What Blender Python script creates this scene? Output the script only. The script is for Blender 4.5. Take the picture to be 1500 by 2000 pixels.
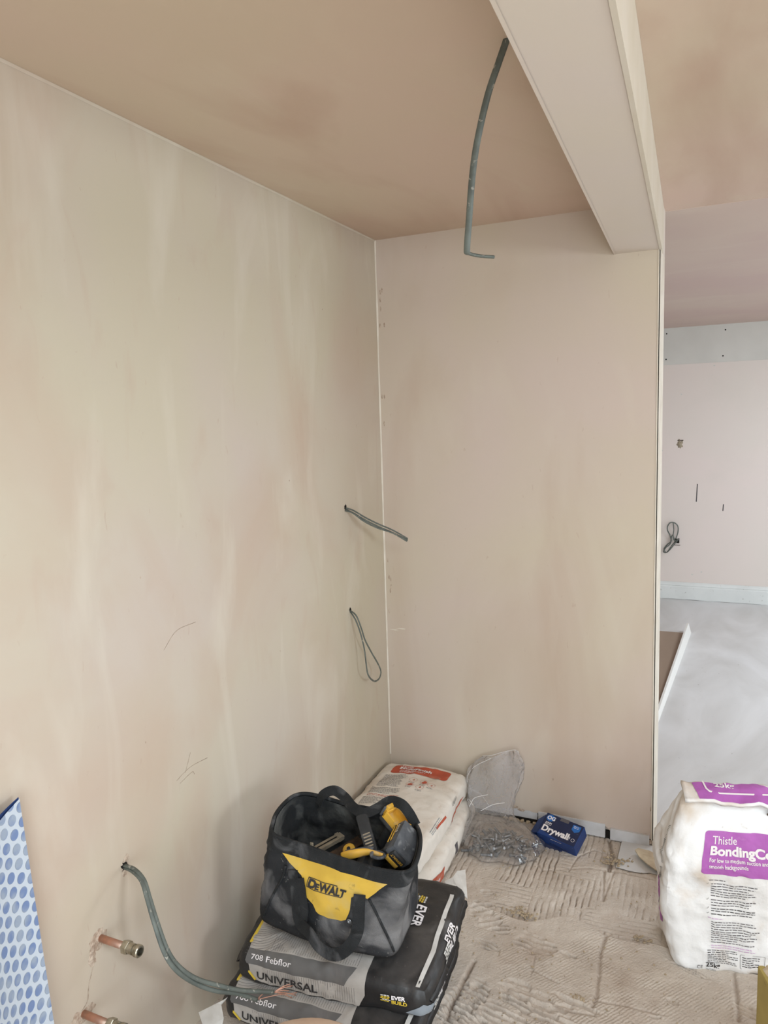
import bpy, bmesh, math, random
import numpy as np
from mathutils import Vector, Matrix, noise
random.seed(7)
for o in list(bpy.data.objects): bpy.data.objects.remove(o)
SC = bpy.context.scene; COL = SC.collection
PI = math.pi

# ------------------------------------------------------------------ camera
CP = (1.3323, -2.8763, 1.658); YAW, PITCH, ROLL, F = -0.4324, -0.1186, -0.0304, 1460.38
cy, sy, cp, sp = math.cos(YAW), math.sin(YAW), math.cos(PITCH), math.sin(PITCH)
FW = Vector((sy*cp, cy*cp, sp)); R0 = Vector((cy, -sy, 0)); U0 = R0.cross(FW)
RT = R0*math.cos(ROLL) + U0*math.sin(ROLL); UP = -R0*math.sin(ROLL) + U0*math.cos(ROLL)
cam = bpy.data.cameras.new('camera'); co = bpy.data.objects.new('camera', cam); COL.objects.link(co)
cam.sensor_width = 36; cam.sensor_fit = 'AUTO'; cam.lens = F/2000*36; cam.clip_start = .02
co.matrix_world = Matrix(((RT.x, UP.x, -FW.x, CP[0]), (RT.y, UP.y, -FW.y, CP[1]), (RT.z, UP.z, -FW.z, CP[2]), (0, 0, 0, 1)))
SC.camera = co
def at(px, py, ax, val):
    """point where the sight line of a pixel meets a real plane of the room"""
    d = FW + RT*((px-750)/F) - UP*((py-1000)/F); i = 'xyz'.index(ax)
    return Vector(CP) + d*((val-CP[i])/d[i])

# ------------------------------------------------------------------ exposure, world, daylight
SC.view_settings.view_transform = 'Standard'; SC.view_settings.look = 'None'
SC.view_settings.gamma = 1; SC.view_settings.exposure = 0.03
try: SC.view_settings.use_curve_mapping = False
except Exception: pass
w = bpy.data.worlds.new('overcast_sky'); SC.world = w; w.use_nodes = True
w.node_tree.nodes['Background'].inputs[0].default_value = (.86, .93, 1, 1)
w.node_tree.nodes['Background'].inputs[1].default_value = 1.6
def area(name, loc, target, sx, sy_, power, col):
    l = bpy.data.lights.new(name, 'AREA'); l.shape = 'RECTANGLE'; l.size = sx; l.size_y = sy_; l.energy = power; l.color = col
    o = bpy.data.objects.new(name, l); COL.objects.link(o); o.location = loc
    o.rotation_euler = (Vector(target)-Vector(loc)).to_track_quat('-Z', 'Y').to_euler(); return o
area('daylight_right_door', (4.42, 1.5, 1.08), (0, 1.2, .6), 1.5, 1.95, 38, (.79, .915, 1))
area('daylight_rear_door', (2.4, -4.9, 1.0), (2.0, 0, .4), 1.7, 1.85, 56, (.80, .92, 1))
area('daylight_side_window', (4.42, -2.7, 1.65), (0, -1.3, .2), .70, .70, 46, (.84, .93, 1))
area('daylight_rooflight', (2.1, -3.3, 2.41), (2.1, -3.3, 0), 1.15, 1.0, 62, (.80, .915, 1))
area('far_room_fill_lamp', (2.9, 2.2, 2.41), (2.9, 2.2, 0), 1.0, 1.0, 38, (.80, .915, 1))  # added fill lamp to brighten the far floor, no rooflight known there

# ------------------------------------------------------------------ materials
def lin(c): return tuple((v/255/12.92 if v/255 <= .04045 else ((v/255+.055)/1.055)**2.4) for v in c)
def mat(name, col, col2=None, scale=6, rough=.75, metal=0, bump=0, bscale=40, sharp=(.35, .65), spec=.4, detail=5, distort=.3, bdist=.004,
        extra=None, stretch=(1, 1, 1)):
    m = bpy.data.materials.new(name); m.use_nodes = True; N = m.node_tree.nodes; L = m.node_tree.links
    b = N['Principled BSDF']; b.inputs['Roughness'].default_value = rough; b.inputs['Metallic'].default_value = metal
    b.inputs['Specular IOR Level'].default_value = spec
    tc = N.new('ShaderNodeTexCoord'); mp = N.new('ShaderNodeMapping'); mp.inputs['Scale'].default_value = stretch
    L.new(tc.outputs['Object'], mp.inputs['Vector'])
    src = None
    if col2 is not None:
        n = N.new('ShaderNodeTexNoise'); n.inputs['Scale'].default_value = scale; n.inputs['Detail'].default_value = detail
        n.inputs['Distortion'].default_value = distort; L.new(mp.outputs[0], n.inputs['Vector'])
        r = N.new('ShaderNodeValToRGB'); r.color_ramp.elements[0].position = sharp[0]; r.color_ramp.elements[1].position = sharp[1]
        r.color_ramp.elements[0].color = (*lin(col), 1); r.color_ramp.elements[1].color = (*lin(col2), 1)
        L.new(n.outputs['Fac'], r.inputs[0]); src = r.outputs[0]
    else:
        rgb = N.new('ShaderNodeRGB'); rgb.outputs[0].default_value = (*lin(col), 1); src = rgb.outputs[0]
    for (c, sc, lo, hi, amt, st) in (extra or []):
        m2 = N.new('ShaderNodeMapping'); m2.inputs['Scale'].default_value = st; L.new(tc.outputs['Object'], m2.inputs['Vector'])
        n2 = N.new('ShaderNodeTexNoise'); n2.inputs['Scale'].default_value = sc; n2.inputs['Detail'].default_value = 6
        n2.inputs['Distortion'].default_value = .6
        L.new(m2.outputs[0], n2.inputs['Vector'])
        mr = N.new('ShaderNodeMapRange'); mr.inputs[1].default_value = lo; mr.inputs[2].default_value = hi; mr.inputs[4].default_value = amt
        L.new(n2.outputs['Fac'], mr.inputs[0])
        mx = N.new('ShaderNodeMix'); mx.data_type = 'RGBA'; mx.inputs[7].default_value = (*lin(c), 1)
        L.new(mr.outputs[0], mx.inputs[0]); L.new(src, mx.inputs[6]); src = mx.outputs[2]
    L.new(src, b.inputs['Base Color'])
    if bump:
        n3 = N.new('ShaderNodeTexNoise'); n3.inputs['Scale'].default_value = bscale; n3.inputs['Detail'].default_value = 6
        L.new(tc.outputs['Object'], n3.inputs['Vector'])
        bp = N.new('ShaderNodeBump'); bp.inputs['Strength'].default_value = bump; bp.inputs['Distance'].default_value = bdist
        L.new(n3.outputs['Fac'], bp.inputs['Height']); L.new(bp.outputs[0], b.inputs['Normal'])
    return m
M = {}
M['plaster'] = mat('plaster_left', (196, 186, 166), (197, 184, 172), 1.3, .62, bump=.12, bscale=9, sharp=(.38, .66), spec=.35,
    extra=[((190, 167, 148), 1.9, .48, .74, .75, (1, 1, .6)), ((214, 206, 192), 3.2, .54, .76, .6, (1, 1.8, .45)), ((186, 160, 142), 7, .58, .8, .4, (1, 1.5, .5)), ((178, 152, 134), 60, .69, .74, .35, (1, 1, .35))])
M['plaster_b'] = mat('plaster_back', (202, 189, 170), (204, 188, 177), 1.5, .62, bump=.12, bscale=9, sharp=(.35, .65), spec=.35,
    extra=[((188, 166, 148), 2.2, .48, .74, .75, (1, 1, .35)), ((212, 202, 186), 4, .58, .8, .4, (1.2, 1, .4)), ((178, 152, 134), 60, .69, .74, .35, (1, 1, .35))])
M['plaster_c'] = mat('plaster_ceiling', (202, 184, 162), (206, 180, 165), 1.1, .6, bump=.15, bscale=7, sharp=(.35, .7), spec=.35,
    extra=[((182, 152, 132), 1.6, .48, .70, .8, (1.3, .6, 1)), ((208, 194, 172), 4, .58, .8, .4, (2, .6, 1))])
M['plaster_r'] = mat('plaster_ceiling_far', (204, 184, 172), (198, 174, 166), 1.3, .6, bump=.12, bscale=7, spec=.35,
    extra=[((210, 194, 180), 3, .56, .8, .5, (.5, 2, 1))])
M['beam'] = mat('plaster_beam', (212, 201, 188), (212, 200, 192), 1.6, .6, bump=.1, bscale=9, extra=[((204, 190, 178), 3, .55, .8, .4, (1, .5, 1))])
M['beamside'] = mat('beam_side', (206, 196, 178), (212, 203, 188), 6, .6)
M['bead'] = mat('bead_white', (226, 218, 204), (212, 202, 186), 12, .5)
M['pink'] = mat('pink_board', (226, 212, 206), (222, 212, 204), 1.2, .7, extra=[((216, 206, 198), 2.2, .56, .8, .5, (1, 1, 1))])
M['greyboard'] = mat('grey_board', (212, 209, 203), (204, 201, 195), 3, .8)
M['skirt'] = mat('skirting_white', (224, 226, 224), (214, 216, 214), 5, .4, extra=[((150, 146, 138), 40, .66, .74, .6, (1, 1, 1))])
M['screed'] = mat('grey_screed', (222, 222, 223), (200, 199, 198), 2.2, .42, bump=.1, bscale=8, sharp=(.3, .7), distort=2.2, spec=.45, stretch=(1, .35, 1),
    extra=[((222, 224, 228), 1.2, .5, .72, .6, (1, .5, 1)), ((120, 114, 106), 50, .7, .76, .6, (1, 1, 1))])
M['copper'] = mat('copper', (200, 146, 120), (178, 132, 112), 30, .45, .6, extra=[((196, 178, 162), 20, .45, .65, .7, (1, 1, 1))])
M['core'] = mat('bare_copper', (206, 160, 140), (190, 140, 120), 60, .35, .4)
M['brass'] = mat('nickel_fitting', (190, 184, 168), (150, 142, 122), 60, .3, .9)
M['cable'] = mat('cable_grey', (104, 110, 104), (86, 91, 86), 30, .5, extra=[((186, 180, 168), 60, .62, .7, .7, (1, 1, 1))])
M['dark'] = mat('dark_gap', (28, 24, 20), rough=1)
M['chip'] = mat('broken_plaster', (168, 146, 128), (202, 184, 166), 70, .95, bump=1, bscale=160, sharp=(.4, .6))
M['blackf'] = mat('black_canvas', (34, 35, 37), (52, 53, 56), 9, .85, bump=.5, bscale=420, spec=.25,
    extra=[((140, 138, 138), 8, .50, .68, .72, (1, 1, 1)), ((150, 146, 140), 90, .66, .72, .5, (1, 1, 1))])
M['blackin'] = mat('black_lining', (34, 36, 38), (46, 47, 48), 14, .85, bump=.6, bscale=90, extra=[((116, 116, 112), 9, .48, .66, .7, (1, 1, 1))])
M['web'] = mat('black_webbing', (24, 26, 28), (36, 38, 40), 30, .8, bump=.6, bscale=500, extra=[((112, 112, 114), 16, .54, .72, .6, (1, 1, 1))])
M['yellowf'] = mat('yellow_canvas', (218, 180, 72), (204, 166, 66), 10, .7, bump=.2, bscale=30, extra=[((196, 178, 126), 14, .52, .72, .55, (1, 1, 1)), ((110, 92, 56), 40, .68, .74, .5, (1, 1, 1))])
M['ink'] = mat('black_ink', (52, 50, 50), rough=.7)
M['blackp'] = mat('black_sack_film', (34, 33, 34), (44, 43, 43), 8, .42, bump=.5, bscale=16, bdist=.008, spec=.45,
    extra=[((118, 112, 108), 7, .56, .78, .45, (1, 1, 1)), ((128, 122, 116), 120, .68, .74, .4, (1, 1, 1))])
M['greyprint'] = mat('sack_grey_print', (184, 178, 171), (172, 166, 160), 12, .55, bump=.5, bscale=16, bdist=.008, extra=[((140, 134, 128), 18, .56, .76, .4, (1, 1, 1))])
M['bandgrey'] = mat('sack_band_grey', (106, 104, 102), (98, 96, 95), 12, .55, extra=[((132, 126, 122), 14, .56, .76, .4, (1, 1, 1))])
M['yellowp'] = mat('sack_yellow_print', (212, 182, 62), rough=.5)
M['whitep'] = mat('sack_white_print', (222, 220, 216), (200, 196, 190), 20, .55)
M['bluegrey'] = mat('sack_bluegrey_print', (142, 150, 158), (128, 135, 143), 12, .45)
M['paper'] = mat('sack_paper', (234, 228, 219), (226, 218, 208), 5, .7, bump=.7, bscale=13, bdist=.010,
    extra=[((196, 172, 146), 5, .54, .74, .5, (1, 1, 1)), ((168, 140, 112), 30, .66, .75, .35, (1, 1, 1))])
M['paperw'] = mat('sack_paper_white', (240, 239, 238), (233, 231, 230), 6, .65, bump=.75, bscale=12, bdist=.014,
    extra=[((204, 186, 166), 6, .49, .68, .8, (1, 1, 1)), ((150, 128, 108), 34, .68, .75, .3, (1, 1, 1))])
M['red'] = mat('red_print', (196, 92, 66), (184, 84, 60), 14, .7, extra=[((206, 160, 138), 20, .56, .72, .45, (1, 1, 1))])
M['purple'] = mat('purple_print', (182, 104, 184), (170, 92, 172), 16, .65, bump=.6, bscale=14, bdist=.010, extra=[((210, 160, 208), 16, .58, .74, .45, (1, 1, 1))])
M['purplel'] = mat('pale_purple_print', (206, 170, 206), rough=.7)
M['letter'] = mat('white_letter', (238, 232, 232), rough=.7)
M['grey_ink'] = mat('grey_ink', (96, 92, 94), rough=.8)
M['blue'] = mat('box_blue', (30, 62, 122), (25, 52, 106), 14, .5, extra=[((120, 140, 180), 60, .64, .72, .3, (1, 1, 1))])
M['navy'] = mat('box_navy', (28, 36, 66), (33, 43, 76), 14, .55, extra=[((110, 116, 140), 50, .66, .74, .35, (1, 1, 1))])
M['skyblue'] = mat('box_light_blue', (40, 104, 178), rough=.5)
M['zinc'] = mat('zinc_bolt', (150, 152, 154), (120, 124, 128), 60, .35, .75)
M['toolblack'] = mat('tool_black', (38, 40, 42), (54, 55, 57), 20, .6, bump=.2, bscale=80, extra=[((128, 126, 124), 24, .56, .74, .5, (1, 1, 1))])
M['tooldust'] = mat('tool_dusty_grey', (92, 94, 98), (66, 68, 72), 24, .75, bump=.4, bscale=90, extra=[((160, 160, 160), 40, .58, .72, .5, (1, 1, 1))])
M['toolyellow'] = mat('tool_yellow', (226, 176, 62), (206, 160, 72), 30, .5, extra=[((210, 190, 150), 34, .56, .72, .5, (1, 1, 1))])
M['rust'] = mat('rusty_steel', (96, 76, 60), (70, 58, 48), 60, .8, .3, bump=.5, bscale=160)
M['cream'] = mat('dusty_cream_plastic', (168, 154, 132), (140, 128, 110), 30, .7)
M['foil'] = mat('bucket_lid', (214, 190, 168), (200, 172, 150), 9, .65, extra=[((188, 156, 134), 14, .55, .75, .5, (1, 1, 1))])
M['mustard'] = mat('mustard_paint', (176, 158, 92), (164, 146, 84), 12, .7, extra=[((120, 98, 60), 30, .64, .74, .5, (1, 1, 1))])
M['crust'] = mat('plaster_crust', (208, 194, 168), (190, 172, 148), 24, .9, bump=.8, bscale=60, extra=[((130, 104, 84), 30, .64, .72, .6, (1, 1, 1))])
M['crumb'] = mat('rubble_crumb', (188, 170, 144), (160, 142, 118), 60, .95, bump=.6, bscale=200)
M['block'] = mat('grey_board_offcut', (214, 213, 215), (198, 196, 196), 14, .85)
M['sheetedge'] = mat('white_board_edge', (228, 226, 222), rough=.6)
M['plankshade'] = mat('brown_plank_shade', (168, 148, 130), (150, 130, 114), 3, .7, stretch=(1, .2, 1))  # brown painted for the plank's shadow on the screed
M['sheetblue'] = mat('sheet_navy', (32, 58, 110), (26, 46, 90), 20, .6)
def floor_mat():
    m = mat('adhesive_floor', (210, 199, 187), (196, 184, 172), 9, .88, bump=0, sharp=(.35, .65), spec=.25,
        extra=[((172, 152, 136), 5, .54, .72, .5, (1, 1, 1)), ((216, 206, 196), 8, .56, .76, .5, (1, 1, 1)), ((146, 122, 104), 90, .66, .73, .5, (1, 1, 1))])
    N = m.node_tree.nodes; L = m.node_tree.links; b = N['Principled BSDF']
    src = b.inputs['Base Color'].links[0].from_socket; da = N.new('ShaderNodeAttribute'); da.attribute_name = 'groove_shade'   # brown painted into grooves and cracks as their shade
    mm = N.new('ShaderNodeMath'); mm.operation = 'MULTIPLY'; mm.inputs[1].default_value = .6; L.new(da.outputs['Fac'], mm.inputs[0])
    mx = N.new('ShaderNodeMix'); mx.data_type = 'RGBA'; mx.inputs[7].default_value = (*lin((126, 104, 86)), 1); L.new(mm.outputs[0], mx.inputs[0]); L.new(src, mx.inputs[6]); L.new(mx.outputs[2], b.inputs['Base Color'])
    tc = N.new('ShaderNodeTexCoord'); a = N.new('ShaderNodeAttribute'); a.attribute_name = 'hatch'
    prev = None; hs = []
    for rot in (.62, -.95):
        mp = N.new('ShaderNodeMapping'); mp.inputs['Rotation'].default_value = (0, 0, rot); L.new(tc.outputs['Object'], mp.inputs[0])
        wv = N.new('ShaderNodeTexWave'); wv.inputs['Scale'].default_value = 34 if rot > 0 else 26; wv.inputs['Distortion'].default_value = 2.6; wv.inputs['Detail'].default_value = 4; wv.inputs['Detail Scale'].default_value = 2.2
        L.new(mp.outputs[0], wv.inputs[0]); hs.append(wv.outputs['Fac'])
    ad = N.new('ShaderNodeMath'); ad.operation = 'MULTIPLY_ADD'; ad.inputs[1].default_value = .6; L.new(hs[1], ad.inputs[0]); L.new(hs[0], ad.inputs[2])
    mu = N.new('ShaderNodeMath'); mu.operation = 'MULTIPLY'; L.new(ad.outputs[0], mu.inputs[0]); L.new(a.outputs['Fac'], mu.inputs[1])
    n = N.new('ShaderNodeTexNoise'); n.inputs['Scale'].default_value = 180; n.inputs['Detail'].default_value = 5; L.new(tc.outputs['Object'], n.inputs[0])
    ad2 = N.new('ShaderNodeMath'); ad2.operation = 'MULTIPLY_ADD'; ad2.inputs[1].default_value = 1.9; L.new(n.outputs['Fac'], ad2.inputs[0]); L.new(mu.outputs[0], ad2.inputs[2])
    bp = N.new('ShaderNodeBump'); bp.inputs['Strength'].default_value = .75; bp.inputs['Distance'].default_value = .0017
    L.new(ad2.outputs[0], bp.inputs['Height']); L.new(bp.outputs[0], b.inputs['Normal'])
    return m
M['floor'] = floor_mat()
def plastic_mat(nm='clear_polythene', milk=.08, fc=.3):
    m = bpy.data.materials.new(nm); m.use_nodes = True; N = m.node_tree.nodes; L = m.node_tree.links
    for n in list(N): N.remove(n)
    out = N.new('ShaderNodeOutputMaterial'); tr = N.new('ShaderNodeBsdfTransparent'); tr.inputs[0].default_value = (.96, .96, .97, 1)
    d1 = N.new('ShaderNodeBsdfDiffuse'); d1.inputs[0].default_value = (.92, .91, .92, 1); d2 = N.new('ShaderNodeBsdfTranslucent'); d2.inputs[0].default_value = (.92, .91, .92, 1); tl = N.new('ShaderNodeMixShader'); L.new(d1.outputs[0], tl.inputs[1]); L.new(d2.outputs[0], tl.inputs[2])
    gl = N.new('ShaderNodeBsdfGlossy'); gl.inputs['Roughness'].default_value = .16
    fr = N.new('ShaderNodeLayerWeight'); fr.inputs[0].default_value = fc
    tc = N.new('ShaderNodeTexCoord'); n = N.new('ShaderNodeTexNoise'); n.inputs['Scale'].default_value = 30; L.new(tc.outputs['Object'], n.inputs[0])
    bp = N.new('ShaderNodeBump'); bp.inputs['Strength'].default_value = .9; bp.inputs['Distance'].default_value = .02; L.new(n.outputs['Fac'], bp.inputs['Height'])
    L.new(bp.outputs[0], gl.inputs['Normal']); L.new(bp.outputs[0], fr.inputs['Normal'])
    a = N.new('ShaderNodeMixShader'); a.inputs[0].default_value = milk; L.new(tr.outputs[0], a.inputs[1]); L.new(tl.outputs[0], a.inputs[2])
    c = N.new('ShaderNodeMixShader'); L.new(fr.outputs['Facing'], c.inputs[0]); L.new(a.outputs[0], c.inputs[1]); L.new(gl.outputs[0], c.inputs[2])
    L.new(c.outputs[0], out.inputs[0]); return m
M['crease_glint'] = mat('polythene_glint', (236, 234, 234), rough=.2, spec=.8); M['clear'] = plastic_mat(); M['milky'] = plastic_mat('milky_polythene', .27, .26)
def dots_mat():
    m = bpy.data.materials.new('dotted_membrane'); m.use_nodes = True; N = m.node_tree.nodes; L = m.node_tree.links; b = N['Principled BSDF']
    b.inputs['Roughness'].default_value = .55
    uv = N.new('ShaderNodeUVMap'); uv.uv_map = 'UVMap'; sp_ = N.new('ShaderNodeSeparateXYZ'); L.new(uv.outputs[0], sp_.inputs[0])
    def math_(op, a, b_=None, c=None):
        n = N.new('ShaderNodeMath'); n.operation = op
        for i, v in enumerate((a, b_, c)):
            if v is None: continue
            if isinstance(v, (int, float)): n.inputs[i].default_value = v
            else: L.new(v, n.inputs[i])
        return n.outputs[0]
    P_ = .031
    def lattice(ox, oy):
        x = math_('MULTIPLY_ADD', sp_.outputs[0], 1/(P_*1.732), ox); y = math_('MULTIPLY_ADD', sp_.outputs[1], 1/P_, oy)
        fx = math_('MULTIPLY', math_('SUBTRACT', math_('FRACT', x), .5), 1.732); fy = math_('SUBTRACT', math_('FRACT', y), .5)
        return math_('SQRT', math_('ADD', math_('MULTIPLY', fx, fx), math_('MULTIPLY', fy, fy)))
    d = math_('MINIMUM', lattice(0, 0), lattice(.5, .5))
    msk = N.new('ShaderNodeMapRange'); msk.inputs[1].default_value = .38; msk.inputs[2].default_value = .34; L.new(d, msk.inputs[0])
    tc = N.new('ShaderNodeTexCoord'); n = N.new('ShaderNodeTexNoise'); n.inputs['Scale'].default_value = 25; L.new(tc.outputs['Object'], n.inputs[0])
    r = N.new('ShaderNodeValToRGB'); r.color_ramp.elements[0].color = (*lin((114, 134, 174)), 1); r.color_ramp.elements[1].color = (*lin((152, 164, 182)), 1)
    r.color_ramp.elements[0].position = .4; r.color_ramp.elements[1].position = .6; L.new(n.outputs['Fac'], r.inputs[0])
    mx = N.new('ShaderNodeMix'); mx.data_type = 'RGBA'; mx.inputs[6].default_value = (*lin((194, 203, 214)), 1)
    L.new(msk.outputs[0], mx.inputs[0]); L.new(r.outputs[0], mx.inputs[7]); L.new(mx.outputs[2], b.inputs['Base Color'])
    bp = N.new('ShaderNodeBump'); bp.inputs['Strength'].default_value = .5; bp.inputs['Distance'].default_value = .002; L.new(msk.outputs[0], bp.inputs['Height']); L.new(bp.outputs[0], b.inputs['Normal'])
    return m
M['dots'] = dots_mat()

# ------------------------------------------------------------------ helpers
class Geo:
    def __init__(s): s.v = []; s.f = []; s.m = []; s.mats = []
    def add(s, v, f, m):
        if m not in s.mats: s.mats.append(m)
        k = len(s.v); s.v += [tuple(p) for p in v]; s.f += [tuple(i+k for i in q) for q in f]; s.m += [s.mats.index(m)]*len(f); return s
    def build(s, name, parent=None, smooth=True, loc=None, rot=None, uv=None, weld=False):
        me = bpy.data.meshes.new(name); me.from_pydata(s.v, [], s.f)
        for m in s.mats: me.materials.append(M[m])
        me.polygons.foreach_set('material_index', s.m); me.polygons.foreach_set('use_smooth', [smooth]*len(s.f))
        if uv:
            l = me.uv_layers.new(name='UVMap')
            for lp in me.loops: l.data[lp.index].uv = uv[lp.vertex_index]
        if weld:
            bm = bmesh.new(); bm.from_mesh(me); bmesh.ops.remove_doubles(bm, verts=bm.verts, dist=1e-5)
            bmesh.ops.recalc_face_normals(bm, faces=bm.faces); bm.to_mesh(me); bm.free()
        me.update(); o = bpy.data.objects.new(name, me); COL.objects.link(o)
        if parent: o.parent = parent
        if loc is not None: o.location = loc
        if rot is not None: o.rotation_euler = rot
        return o
def sharpen(o, ang=.6):
    me = o.data; me.set_sharp_from_angle(angle=ang); return o
def tag(o, label, cat, group=None, kind=None):
    o['label'] = label; o['category'] = cat
    if group: o['group'] = group
    if kind: o['kind'] = kind
    return o
def struct(o): o['kind'] = 'structure'; return o
def empty(name, loc=(0, 0, 0), rot=(0, 0, 0)):
    o = bpy.data.objects.new(name, None); COL.objects.link(o); o.location = loc; o.rotation_euler = rot; o.empty_display_size = .05; return o
def box(g, lo, hi, m, bev=0, xf=None):
    bm = bmesh.new(); bmesh.ops.create_cube(bm, size=1)
    for v in bm.verts: v.co = Vector([lo[i]+(v.co[i]+.5)*(hi[i]-lo[i]) for i in range(3)])
    if bev: bmesh.ops.bevel(bm, geom=list(bm.edges), offset=bev, segments=2, profile=.6, affect='EDGES')
    if xf: bm.transform(xf)
    g.add([v.co.copy() for v in bm.verts], [[v.index for v in f.verts] for f in bm.faces], m) if not bm.verts.index_update() else 0; bm.free()
def cr(P, n, closed=False):
    """Catmull-Rom through points, n samples"""
    P = [Vector(p) for p in P]; out = []; k = len(P); segs = k if closed else k-1
    for i in range(n):
        t = i/n*segs if closed else i/(n-1)*segs
        j = min(int(t), segs-1); u = t-j
        if closed: a, b, c, d = P[(j-1) % k], P[j % k], P[(j+1) % k], P[(j+2) % k]
        else:
            b, c = P[j], P[j+1]; a = P[j-1] if j else b*2-c; d = P[j+2] if j+2 < k else c*2-b
        out.append(.5*((2*b)+(-a+c)*u+(2*a-5*b+4*c-d)*u*u+(-a+3*b-3*c+d)*u**3))
    return out
def sweep(g, path, prof, m, upv=(0, 0, 1), caps=True, widths=None):
    """sweep a closed 2D profile along a path; profile x goes along 'side', y along 'normal'"""
    n = len(path); k = len(prof); V = []; nrm = None
    for i, p in enumerate(path):
        t = (path[min(i+1, n-1)]-path[max(i-1, 0)]).normalized()
        if nrm is None:
            nrm = Vector(upv); nrm = (nrm-t*nrm.dot(t)).normalized()
        else: nrm = (nrm-t*nrm.dot(t)).normalized()
        side = t.cross(nrm); s = widths[i] if widths else 1
        V += [p+side*(a*s)+nrm*(b*s) for a, b in prof]
    Fc = [(i*k+j, i*k+(j+1) % k, (i+1)*k+(j+1) % k, (i+1)*k+j) for i in range(n-1) for j in range(k)]
    if caps: Fc += [tuple(range(k))[::-1], tuple((n-1)*k+j for j in range(k))]
    g.add(V, Fc, m)
def ell(a, b, k=10): return [(a*math.cos(2*PI*i/k), b*math.sin(2*PI*i/k)) for i in range(k)]
def tube(g, pts, r, m, n=40, flat=1.0, upv=(0, 0, 1), k=10): sweep(g, cr(pts, n), ell(r, r*flat, k), m, upv)
def lathe(g, prof, m, xf=None, k=24, cap=True):
    V = []; n = len(prof)
    for (r, z) in prof:
        for j in range(k):
            a = 2*PI*j/k; p = Vector((r*math.cos(a), r*math.sin(a), z)); V.append(xf @ p if xf else p)
    Fc = [(i*k+j, i*k+(j+1) % k, (i+1)*k+(j+1) % k, (i+1)*k+j) for i in range(n-1) for j in range(k)]
    if cap: Fc += [tuple(range(k))[::-1], tuple((n-1)*k+j for j in range(k))]
    g.add(V, Fc, m)
def cutgrid(bm, cell):
    bm.verts.ensure_lookup_table()
    if not bm.verts: return
    for ax in (0, 1):
        lo = min(v.co[ax] for v in bm.verts); hi = max(v.co[ax] for v in bm.verts); n = int((hi-lo)/cell)
        for i in range(1, n+1):
            c = [0, 0, 0]; c[ax] = lo+(hi-lo)*i/(n+1); nn = [0, 0, 0]; nn[ax] = 1
            bmesh.ops.bisect_plane(bm, geom=list(bm.verts)+list(bm.edges)+list(bm.faces), plane_co=c, plane_no=nn)
TC = {}
def text2(s, bold=0, cell=.4):
    key = (s, bold, cell)
    if key not in TC:
        cu = bpy.data.curves.new('t', 'FONT'); cu.body = s; cu.offset = bold; cu.resolution_u = 3; cu.size = 1
        ob = bpy.data.objects.new('t', cu); COL.objects.link(ob); bpy.context.view_layer.update()
        me = bpy.data.meshes.new_from_object(ob.evaluated_get(bpy.context.evaluated_depsgraph_get()))
        bm = bmesh.new(); bm.from_mesh(me); cutgrid(bm, cell); bmesh.ops.triangulate(bm, faces=bm.faces); bm.verts.index_update()
        V = [(v.co.x, v.co.y) for v in bm.verts]; Fc = [tuple(v.index for v in f.verts) for f in bm.faces]; bm.free()
        bpy.data.objects.remove(ob); bpy.data.curves.remove(cu); bpy.data.meshes.remove(me); TC[key] = (V, Fc)
    return TC[key]
def poly2(pts, cell=.012):
    bm = bmesh.new(); bm.faces.new([bm.verts.new((x, y, 0)) for x, y in pts]); bmesh.ops.triangulate(bm, faces=bm.faces); cutgrid(bm, cell)
    bmesh.ops.triangulate(bm, faces=bm.faces); bm.verts.index_update()
    V = [(v.co.x, v.co.y) for v in bm.verts]; Fc = [tuple(v.index for v in f.verts) for f in bm.faces]; bm.free(); return V, Fc
def rrect(x0, y0, x1, y1, r=0, k=5):
    if r <= 0: return [(x0, y0), (x1, y0), (x1, y1), (x0, y1)]
    o = []
    for cx, cy_, a0 in ((x1-r, y0+r, -PI/2), (x1-r, y1-r, 0), (x0+r, y1-r, PI/2), (x0+r, y0+r, PI)):
        o += [(cx+r*math.cos(a0+PI/2*i/k), cy_+r*math.sin(a0+PI/2*i/k)) for i in range(k+1)]
    return o
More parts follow.
